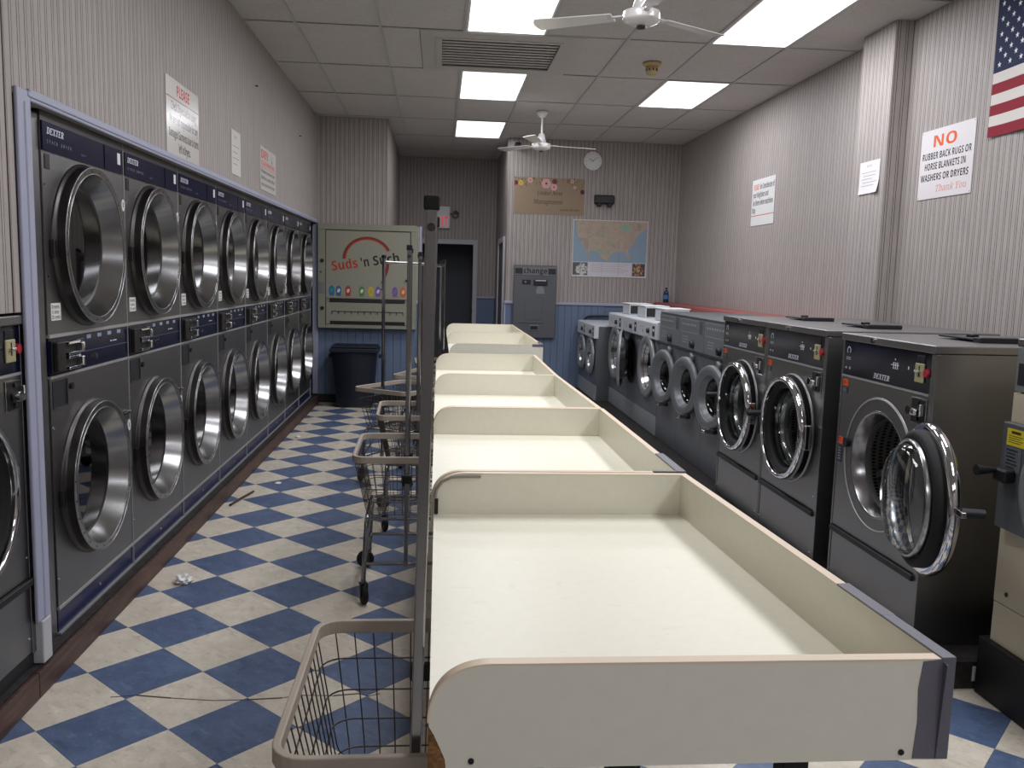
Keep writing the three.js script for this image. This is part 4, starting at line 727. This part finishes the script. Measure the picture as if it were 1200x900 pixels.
// ------------------------------------------------------------------ signs and notices
function board(name, label, category, w, h, px, draw, pos, turn, opt = {}) {
  return single(name, B(w, h, opt.d ?? 0.004), front(printed(Math.round(px * w / h), px, draw, { roughness: opt.rough ?? 0.35 }), opt.side ?? M.white), label, category, pos, turn);
}
const LW = Math.PI / 2, RW = -Math.PI / 2;
board('warning_sign', 'white dryer warning sign headed PLEASE in red, above the dryers', 'sign', 0.61, 0.4, 512, (c, w, h) => {
  c.fillStyle = '#d9d5cf'; c.fillRect(0, 0, w, h); c.fillStyle = '#cf3326'; squeeze(c, 'PLEASE', w * 0.3, h * 0.2, w * 0.4, 'bold 100px sans-serif'); c.fillStyle = '#7a4038'; c.fillRect(0, h * 0.25, w, 6); c.fillStyle = '#1c1a1a';
  squeeze(c, 'Check Dryers before using', w * 0.13, h * 0.41, w * 0.78, 'bold 78px sans-serif'); squeeze(c, 'We are not responsible for any', w * 0.08, h * 0.58, w * 0.88, 'bold 78px sans-serif'); squeeze(c, 'Damaged Garments due to items', w * 0.06, h * 0.76, w * 0.92, 'bold 78px sans-serif'); squeeze(c, 'left in Dryers.', w * 0.34, h * 0.93, w * 0.36, 'bold 78px sans-serif');
}, [XL + 0.003, 2.345, -5.055], LW, { rough: 0.18 });
board('paper_notice', 'small blank-looking white paper notice between two signs above the dryers', 'notice', 0.27, 0.3, 256, (c, w, h) => { c.fillStyle = '#cfccc6'; c.fillRect(0, 0, w, h); c.fillStyle = '#8d8a86'; c.font = '24px serif'; c.fillText('Notice', w * 0.3, 46); for (let k = 0; k < 4; k++) c.fillRect(34, 90 + k * 34, w - 70 - (k % 2) * 40, 4); }, [XL + 0.003, 2.352, -6.312], LW, { d: 0.002, rough: 0.8 });
board('dry_sign', 'white sign with an orange-red DRY heading above the farther dryers', 'sign', 0.66, 0.34, 384, (c, w, h) => {
  c.fillStyle = '#cdc9c3'; c.fillRect(0, 0, w, h); c.fillStyle = '#1c1a1a'; c.fillRect(0, 0, 8, h); c.fillStyle = '#d5492c'; squeeze(c, 'DRY', w * 0.05, h * 0.27, w * 0.46, 'bold 110px sans-serif'); squeeze(c, 'CLEANING', w * 0.05, h * 0.42, w * 0.88, 'bold 52px sans-serif'); c.fillRect(w * 0.05, h * 0.46, w * 0.88, 5); c.fillStyle = '#3a4a44'; c.fillRect(w * 0.72, h * 0.08, 10, 60); c.beginPath(); c.arc(w * 0.735, h * 0.25, 16, 0, 7); c.fill(); c.fillStyle = '#252323';
  squeeze(c, 'Please remove lint', w * 0.06, h * 0.6, w * 0.86, 'bold 44px sans-serif'); squeeze(c, 'before and after', w * 0.06, h * 0.75, w * 0.86, 'bold 44px sans-serif'); squeeze(c, 'you use the Dryer', w * 0.06, h * 0.9, w * 0.86, 'bold 44px sans-serif');
}, [XL + 0.003, 2.36, -7.455], LW);
board('courtesy_sign', 'white sign asking to be considerate, on the wall past the pilaster', 'sign', 0.6, 0.452, 512, (c, w, h) => {
  c.fillStyle = '#dcdcda'; c.fillRect(0, 0, w, h); c.fillStyle = '#d84a34'; squeeze(c, 'PLEASE', w * 0.07, h * 0.22, w * 0.24, 'bold 84px sans-serif'); c.fillStyle = '#232326'; squeeze(c, 'be Considerate of', w * 0.35, h * 0.22, w * 0.62, 'bold 84px sans-serif'); squeeze(c, 'your Neighbors and', w * 0.05, h * 0.39, w * 0.68, 'bold 84px sans-serif'); squeeze(c, 'be there when machines', w * 0.06, h * 0.56, w * 0.88, 'bold 84px sans-serif'); squeeze(c, 'Stop', w * 0.03, h * 0.72, w * 0.16, 'bold 84px sans-serif'); c.fillStyle = '#c9482f'; c.fillRect(0, h * 0.775, w, 8);
}, [XR - 0.003, 2.35, -8.39], RW);
board('rug_sign', 'white sign with a large orange NO about rubber backed rugs', 'sign', 0.578, 0.436, 640, (c, w, h) => {
  c.fillStyle = '#e4dfe0'; c.fillRect(0, 0, w, h); c.fillStyle = '#e2581c'; squeeze(c, 'NO', w * 0.22, h * 0.26, w * 0.48, 'bold 150px sans-serif'); c.fillStyle = '#1b1a1e'; squeeze(c, 'RUBBER BACK RUGS OR', w * 0.04, h * 0.43, w * 0.92, 'bold 88px sans-serif'); squeeze(c, 'HORSE BLANKETS IN', w * 0.1, h * 0.58, w * 0.78, 'bold 88px sans-serif'); squeeze(c, 'WASHERS OR DRYERS', w * 0.04, h * 0.74, w * 0.9, 'bold 88px sans-serif'); c.fillStyle = '#d98a78'; squeeze(c, 'Thank You', w * 0.34, h * 0.91, w * 0.58, 'italic 84px serif');
  c.fillStyle = '#6b6668'; for (const [x, y] of [[16, 16], [w - 16, 16], [16, h - 16], [w - 16, h - 16]]) { c.beginPath(); c.arc(x, y, 5, 0, 7); c.fill(); }
}, [XR - 0.003, 2.342, -5.3], RW, { rough: 0.25 });
{
  const n = single('posted_notice', (() => { const g = new THREE.PlaneGeometry(0.285, 0.225, 8, 8); const p = g.attributes.position; for (let k = 0; k < p.count; k++) { const x = p.getX(k), y = p.getY(k); p.setZ(k, 0.002 + Math.max(0, x - 0.05) * Math.max(0, -y - 0.02) * 1.6 + Math.max(0, -y - 0.08) * 0.12); } g.computeVertexNormals(); return g; })(), std({ side: THREE.DoubleSide, roughness: 0.8, map: canvasTex(320, 256, (c, w, h) => { c.fillStyle = '#e2dfe0'; c.fillRect(0, 0, w, h); c.fillStyle = '#8f8c90'; c.font = '24px serif'; c.fillText('NOTICE', 112, 46); for (let k = 0; k < 5; k++) c.fillRect(40 + (k % 2) * 20, 86 + k * 26, w - 90 - (k % 3) * 30, 4); }) }), 'white paper notice curling off the wall pilaster', 'notice', [3.019, 2.318, -6.015], RW);
}
const banner = board('management_banner', 'brown paper banner with flowers reading Under New Management', 'banner', 0.92, 0.47, 512, (c, w, h) => {
  c.fillStyle = '#97846c'; c.fillRect(0, 0, w, h); let s = 11; const r = () => (s = (s * 16807) % 2147483647) / 2147483647;
  c.strokeStyle = '#5c5340'; c.lineWidth = 3; for (let k = 0; k < 60; k++) { const side = k % 3, x = side === 0 ? r() * w * 0.28 : side === 1 ? w - r() * w * 0.24 : r() * w, y = side === 2 ? r() * h * 0.16 : r() * h * 0.45 * (1 - Math.min(1, (side === 0 ? x : w - x) / (w * 0.3))); c.beginPath(); c.moveTo(x, y); c.quadraticCurveTo(x + 18, y + 10, x + 10 - r() * 40, y + 34); c.stroke(); c.fillStyle = k % 2 ? '#4f4a3a' : '#6d3340'; c.beginPath(); c.ellipse(x, y, 9, 4, r() * 3, 0, 7); c.fill(); }
  const flower = (x, y, q, a, b) => { c.fillStyle = a; for (let k = 0; k < 6; k++) { c.beginPath(); c.arc(x + q * 0.6 * Math.cos(k * 1.047), y + q * 0.6 * Math.sin(k * 1.047), q * 0.55, 0, 7); c.fill(); } c.fillStyle = b; c.beginPath(); c.arc(x, y, q * 0.24, 0, 7); c.fill(); };
  flower(w * 0.45, h * 0.16, 62, '#d3a2a0', '#43252b'); flower(w * 0.56, h * 0.25, 44, '#d7a3a8', '#70303a'); flower(w * 0.57, h * 0.1, 34, '#7b3f4a', '#3a1c22'); flower(w * 0.22, h * 0.08, 36, '#d0a39b', '#3d2a28'); flower(w * 0.09, h * 0.16, 34, '#cdaa4c', '#8c7a30'); flower(w * 0.02, h * 0.16, 30, '#74222f', '#401018'); flower(w * 0.82, h * 0.08, 26, '#c79c98', '#3d2a28'); flower(w * 0.86, h * 0.24, 20, '#cda9a0', '#5d3a3a'); flower(w * 0.97, h * 0.36, 30, '#5a2d33', '#2c181c');
  c.fillStyle = '#3c2c22'; squeeze(c, 'Under New', w * 0.32, h * 0.47, w * 0.36, 'italic 74px serif'); squeeze(c, 'Management', w * 0.27, h * 0.71, w * 0.42, 'italic 84px serif'); squeeze(c, 'GRAND OPENING', w * 0.66, h * 0.89, w * 0.28, '34px serif');
}, [1.415, 2.606, ZB + 0.003], 0, { d: 0.002, rough: 0.7 });
board('map_poster', 'folded paper map of the United States with two animal photographs below', 'poster', 1.0, 0.74, 740, (c, w, h) => {
  c.fillStyle = '#8aa0b2'; c.fillRect(0, 0, w, h); const mapH = h * 0.74;
  const P = [[0.04, 0], [1, 0], [0.97, 0.2], [0.9, 0.28], [0.86, 0.36], [0.83, 0.42], [0.84, 0.5], [0.78, 0.62], [0.74, 0.68], [0.77, 0.86], [0.75, 0.9], [0.7, 0.76], [0.66, 0.72], [0.6, 0.74], [0.55, 0.76], [0.5, 0.84], [0.48, 0.98], [0.4, 0.92], [0.34, 0.76], [0.27, 0.74], [0.22, 0.74], [0.2, 0.98], [0.18, 0.7], [0.12, 0.56], [0.06, 0.36], [0.05, 0.15]];
  c.fillStyle = '#b5a491'; c.beginPath(); P.forEach(([x, y], k) => k ? c.lineTo(x * w, y * mapH) : c.moveTo(x * w, y * mapH)); c.closePath(); c.fill(); c.save(); c.clip(); let s = 5; const r = () => (s = (s * 16807) % 2147483647) / 2147483647;
  for (let k = 0; k < 46; k++) { c.fillStyle = ['#b5a08c', '#aea292', '#a3a591', '#b39c90', '#b3a78e', '#a8958a'][k % 6]; c.fillRect(r() * w, r() * mapH, 60 + r() * 80, 50 + r() * 60); }
  c.strokeStyle = '#8c6a58'; c.lineWidth = 2; for (let k = 0; k < 60; k++) { c.beginPath(); const x = r() * w, y = r() * mapH; c.moveTo(x, y); c.lineTo(x + (r() - 0.5) * 260, y + (r() - 0.5) * 160); c.stroke(); } c.fillStyle = '#8fae9f'; c.beginPath(); c.ellipse(w * 0.7, mapH * 0.16, 70, 44, 0, 0, 7); c.fill(); c.restore();
  c.fillStyle = '#cfcbd0'; c.fillRect(0, mapH, w, h - mapH); c.fillStyle = '#9a979f'; for (let k = 0; k < 5; k++) c.fillRect(w * 0.26, mapH + 26 + k * 24, w * 0.5 - (k % 3) * 50, 4);
  const snap = (x0, wd, back, tones, q) => { c.save(); c.beginPath(); c.rect(x0, mapH + 8, wd, h - mapH - 28); c.clip(); c.fillStyle = back; c.fillRect(x0, mapH, wd, h - mapH); for (let k = 0; k < 70; k++) { c.fillStyle = tones[k % tones.length]; const a = r() * 6.3, d = r() ** 0.6 * 0.36; c.beginPath(); c.ellipse(x0 + wd * (0.52 + q * 0.08 + d * Math.cos(a)), mapH + (h - mapH) * (0.48 + d * 1.05 * Math.sin(a)), 9 + r() * 15, 7 + r() * 12, r() * 3, 0, 7); c.fill(); } c.fillStyle = '#26211f'; for (const [x, y, e] of [[0.5, 0.38, 7], [0.72, 0.4, 6], [0.66, 0.6, 11]]) { c.beginPath(); c.ellipse(x0 + wd * (x + q * 0.06), mapH + (h - mapH) * y, e, e * 0.75, 0.3, 0, 7); c.fill(); } c.restore(); };
  snap(10, w * 0.2, '#5a5a5c', ['#c9c7c2', '#bdbab4', '#d2d0cb', '#aba8a3'], 1); snap(w * 0.81, w * 0.17, '#4d4450', ['#96683c', '#a98a62', '#7f5836', '#c3b298', '#6d4a34'], -1);
  c.strokeStyle = '#8f8a86'; c.lineWidth = 3; for (const x of [0.2, 0.4, 0.62, 0.8]) { c.beginPath(); c.moveTo(x * w, 0); c.lineTo(x * w, h); c.stroke(); } c.strokeStyle = '#d6d3cf'; c.lineWidth = 10; c.strokeRect(4, 4, w - 8, h - 8);
}, [2.24, 1.952, ZB + 0.006], 0, { d: 0.008, rough: 0.55 });
// flag
{
  const g = new THREE.PlaneGeometry(1.46, 0.77, 60, 30), p = g.attributes.position; for (let k = 0; k < p.count; k++) { const x = p.getX(k), y = p.getY(k); p.setZ(k, 0.012 + 0.006 * Math.sin(x * 11 + y * 3) * (0.4 + (0.385 - y))); } g.computeVertexNormals();
  const tx = canvasTex(1456, 780, (c, w, h) => { for (let k = 0; k < 13; k++) { c.fillStyle = k % 2 ? '#dad4ce' : '#8a1a2c'; c.fillRect(0, k * h / 13, w, h / 13 + 1); } const cw = w * 0.4, ch = h * 7 / 13; c.fillStyle = '#1c2547'; c.fillRect(0, 0, cw, ch); c.fillStyle = '#ececee';
    for (let ry = 0; ry < 9; ry++) for (let q = 0; q < (ry % 2 ? 5 : 6); q++) { const x = cw * (ry % 2 ? (q + 1) / 6 : (q + 0.5) / 6), y = ch * (ry + 1) / 10; c.beginPath(); for (let a = 0; a < 10; a++) { const rr = a % 2 ? 7.5 : 19, an = a * Math.PI / 5 - Math.PI / 2; c[a ? 'lineTo' : 'moveTo'](x + rr * Math.cos(an), y + rr * Math.sin(an)); } c.closePath(); c.fill(); } });
  const f = single('flag', g, std({ map: tx, side: THREE.DoubleSide, roughness: 0.85 }), 'American flag pinned flat on the wall near the rug sign', 'flag', [XR - 0.004, 2.805, -4.15], RW); f.rotation.order = 'YXZ';
}
// clock
{
  const t = thing('wall_clock', 'round white wall clock above the black wall bracket', 'clock', [1.967, 3.072, ZB]);
  part('case', latheZ([[0, 0.001], [0.118, 0.001], [0.12, 0.02], [0.112, 0.03], [0.106, 0.024]], 40), M.gloss, t);
  part('dial', CY(0.107, 0.107, 0.004, 0, 0, 0.02, 'z', 36), M.white, t);
  part('hand', B(0.005, 0.06, 0.002, 0, 0.026, 0.024).rotateZ(1.05), M.black, t); part('hand', B(0.004, 0.085, 0.002, 0, 0.036, 0.0255).rotateZ(-0.9), M.black, t); part('hub', CY(0.006, 0.006, 0.006, 0, 0, 0.025, 'z', 12), M.black, t);
  for (let k = 0; k < 12; k++) part('hour_mark', B(0.004, 0.012, 0.001, 0, 0.092, 0.0225).rotateZ(k * Math.PI / 6), M.dark, t);
}
{
  const t = thing('wall_bracket', 'black plastic wall bracket above the map', 'bracket', [2.134, 2.575, ZB]);
  part('plate', RBB(-0.13, 0.13, -0.05, 0.07, 0.001, 0.03, 0.012), M.black, t); part('tray', RBB(-0.125, 0.125, -0.045, 0.06, 0.03, 0.1, 0.014), M.black, t);
  for (const s of [-1, 1]) part('foot', RB(0.06, 0.05, 0.06, 0.012, s * 0.07, -0.06, 0.06), M.black, t);
}
{
  const t = thing('security_camera', 'small dark security camera high in the corner by the alcove', 'camera', [0.965, 3.235, ZB]);
  part('mount', RB(0.05, 0.05, 0.03, 0.006, 0, 0.02, 0.016), M.white, t); part('body', RB(0.075, 0.08, 0.1, 0.012, 0.01, -0.015, 0.08), M.black, t); part('lens', CY(0.022, 0.022, 0.02, 0.01, -0.02, 0.138, 'z', 18), M.ringDark, t);
}
{
  const t = thing('exit_sign', 'white illuminated EXIT sign above the dark doorway', 'exit sign', [0.006, 2.43, ZA]);
  part('case', RBB(-0.145, 0.145, -0.165, 0.165, 0.001, 0.07, 0.008), M.white, t);
  const strokes = { E: [[0, 0, .2, 1], [0, 0, .8, .16], [0, .42, .7, .58], [0, .84, .8, 1]], I: [[.3, 0, .55, 1]], T: [[.32, 0, .56, 1], [0, .84, .88, 1]] };
  'EXIT'.split('').forEach((ch, k) => { const x0 = -0.125 + k * 0.064, gs = ch === 'X' ? [B(0.014, 0.15, 0.004).rotateZ(0.36), B(0.014, 0.15, 0.004).rotateZ(-0.36)].map(g => g.translate(x0 + 0.026, -0.06, 0.072)) : strokes[ch].map(([a, b, c, d]) => BB(x0 + a * 0.055, x0 + c * 0.055, -0.13 + b * 0.14, -0.13 + d * 0.14, 0.07, 0.074)); part('letter', gs, M.exitRed, t); });
  part('lamp_arm', CY(0.008, 0.008, 0.08, 0.175, 0.06, 0.035, 'x', 10), M.ringDark, t); part('lamp_head', latheZ([[0, 0.02], [0.03, 0.02], [0.05, 0.06], [0.05, 0.08], [0.044, 0.08], [0, 0.07]], 24).translate(0.235, 0.055, 0), M.ringDark, t);
}
// bottle on the red ledge
{
  const t = thing('water_bottle', 'small clear blue bottle on the red ledge by the back wall', 'bottle', [3.0, 1.2685, -11.3]);
  part('bottle_body', latheY([[0, 0], [0.034, 0.001], [0.036, 0.02], [0.034, 0.06], [0.036, 0.11], [0.03, 0.14], [0.012, 0.165], [0.012, 0.18]], 24), phy({ color: 0x8fb2d8, transmission: 1, thickness: 0, roughness: 0.08 }), t); part('cap', CY(0.014, 0.014, 0.018, 0, 0.186, 0, 'y', 16), M.navy, t); part('wrapper', latheY([[0.0365, 0.045], [0.0362, 0.1]], 24), std({ color: 0x4e73b0, roughness: 0.5, side: THREE.DoubleSide }), t);
}
// litter
{
  const g = new THREE.IcosahedronGeometry(0.04, 2).toNonIndexed(), p = g.attributes.position; for (let k = 0; k < p.count; k++) { const x = p.getX(k), y = p.getY(k), z = p.getZ(k), n = hash2(Math.round(x * 900), Math.round(y * 900) * 31 + Math.round(z * 900), 4); p.setXYZ(k, x * (0.8 + 0.6 * n), Math.max(0.001, (y + 0.03) * (0.3 + 0.35 * n)), z * (0.8 + 0.8 * n)); } g.computeVertexNormals();
  single('tissue', g, M.litter, 'crumpled white tissue on the checkered floor', 'tissue', [-1.239, 0.001, -4.257]);
  single('stick', wireTube([V(-1.347, 0.009, -5.69), V(-1.31, 0.012, -5.87), V(-1.273, 0.008, -6.06)], 0.008, 6), M.twig, 'thin brown stick lying on the floor near the dryers', 'stick');
  const g2 = g.clone().scale(0.6, 0.5, 0.6); single('paper_scrap', g2, M.litter, 'small pale paper scrap on a cream tile near the curb', 'paper scrap', [-1.294, 0.001, -8.12]);
  const g3 = g.clone().scale(0.5, 0.3, 0.7); single('lint_scrap', g3, M.litter, 'tiny pale lint scrap on a blue tile', 'lint', [-1.149, 0.001, -6.316]);
}
renderer.render(scene, camera);
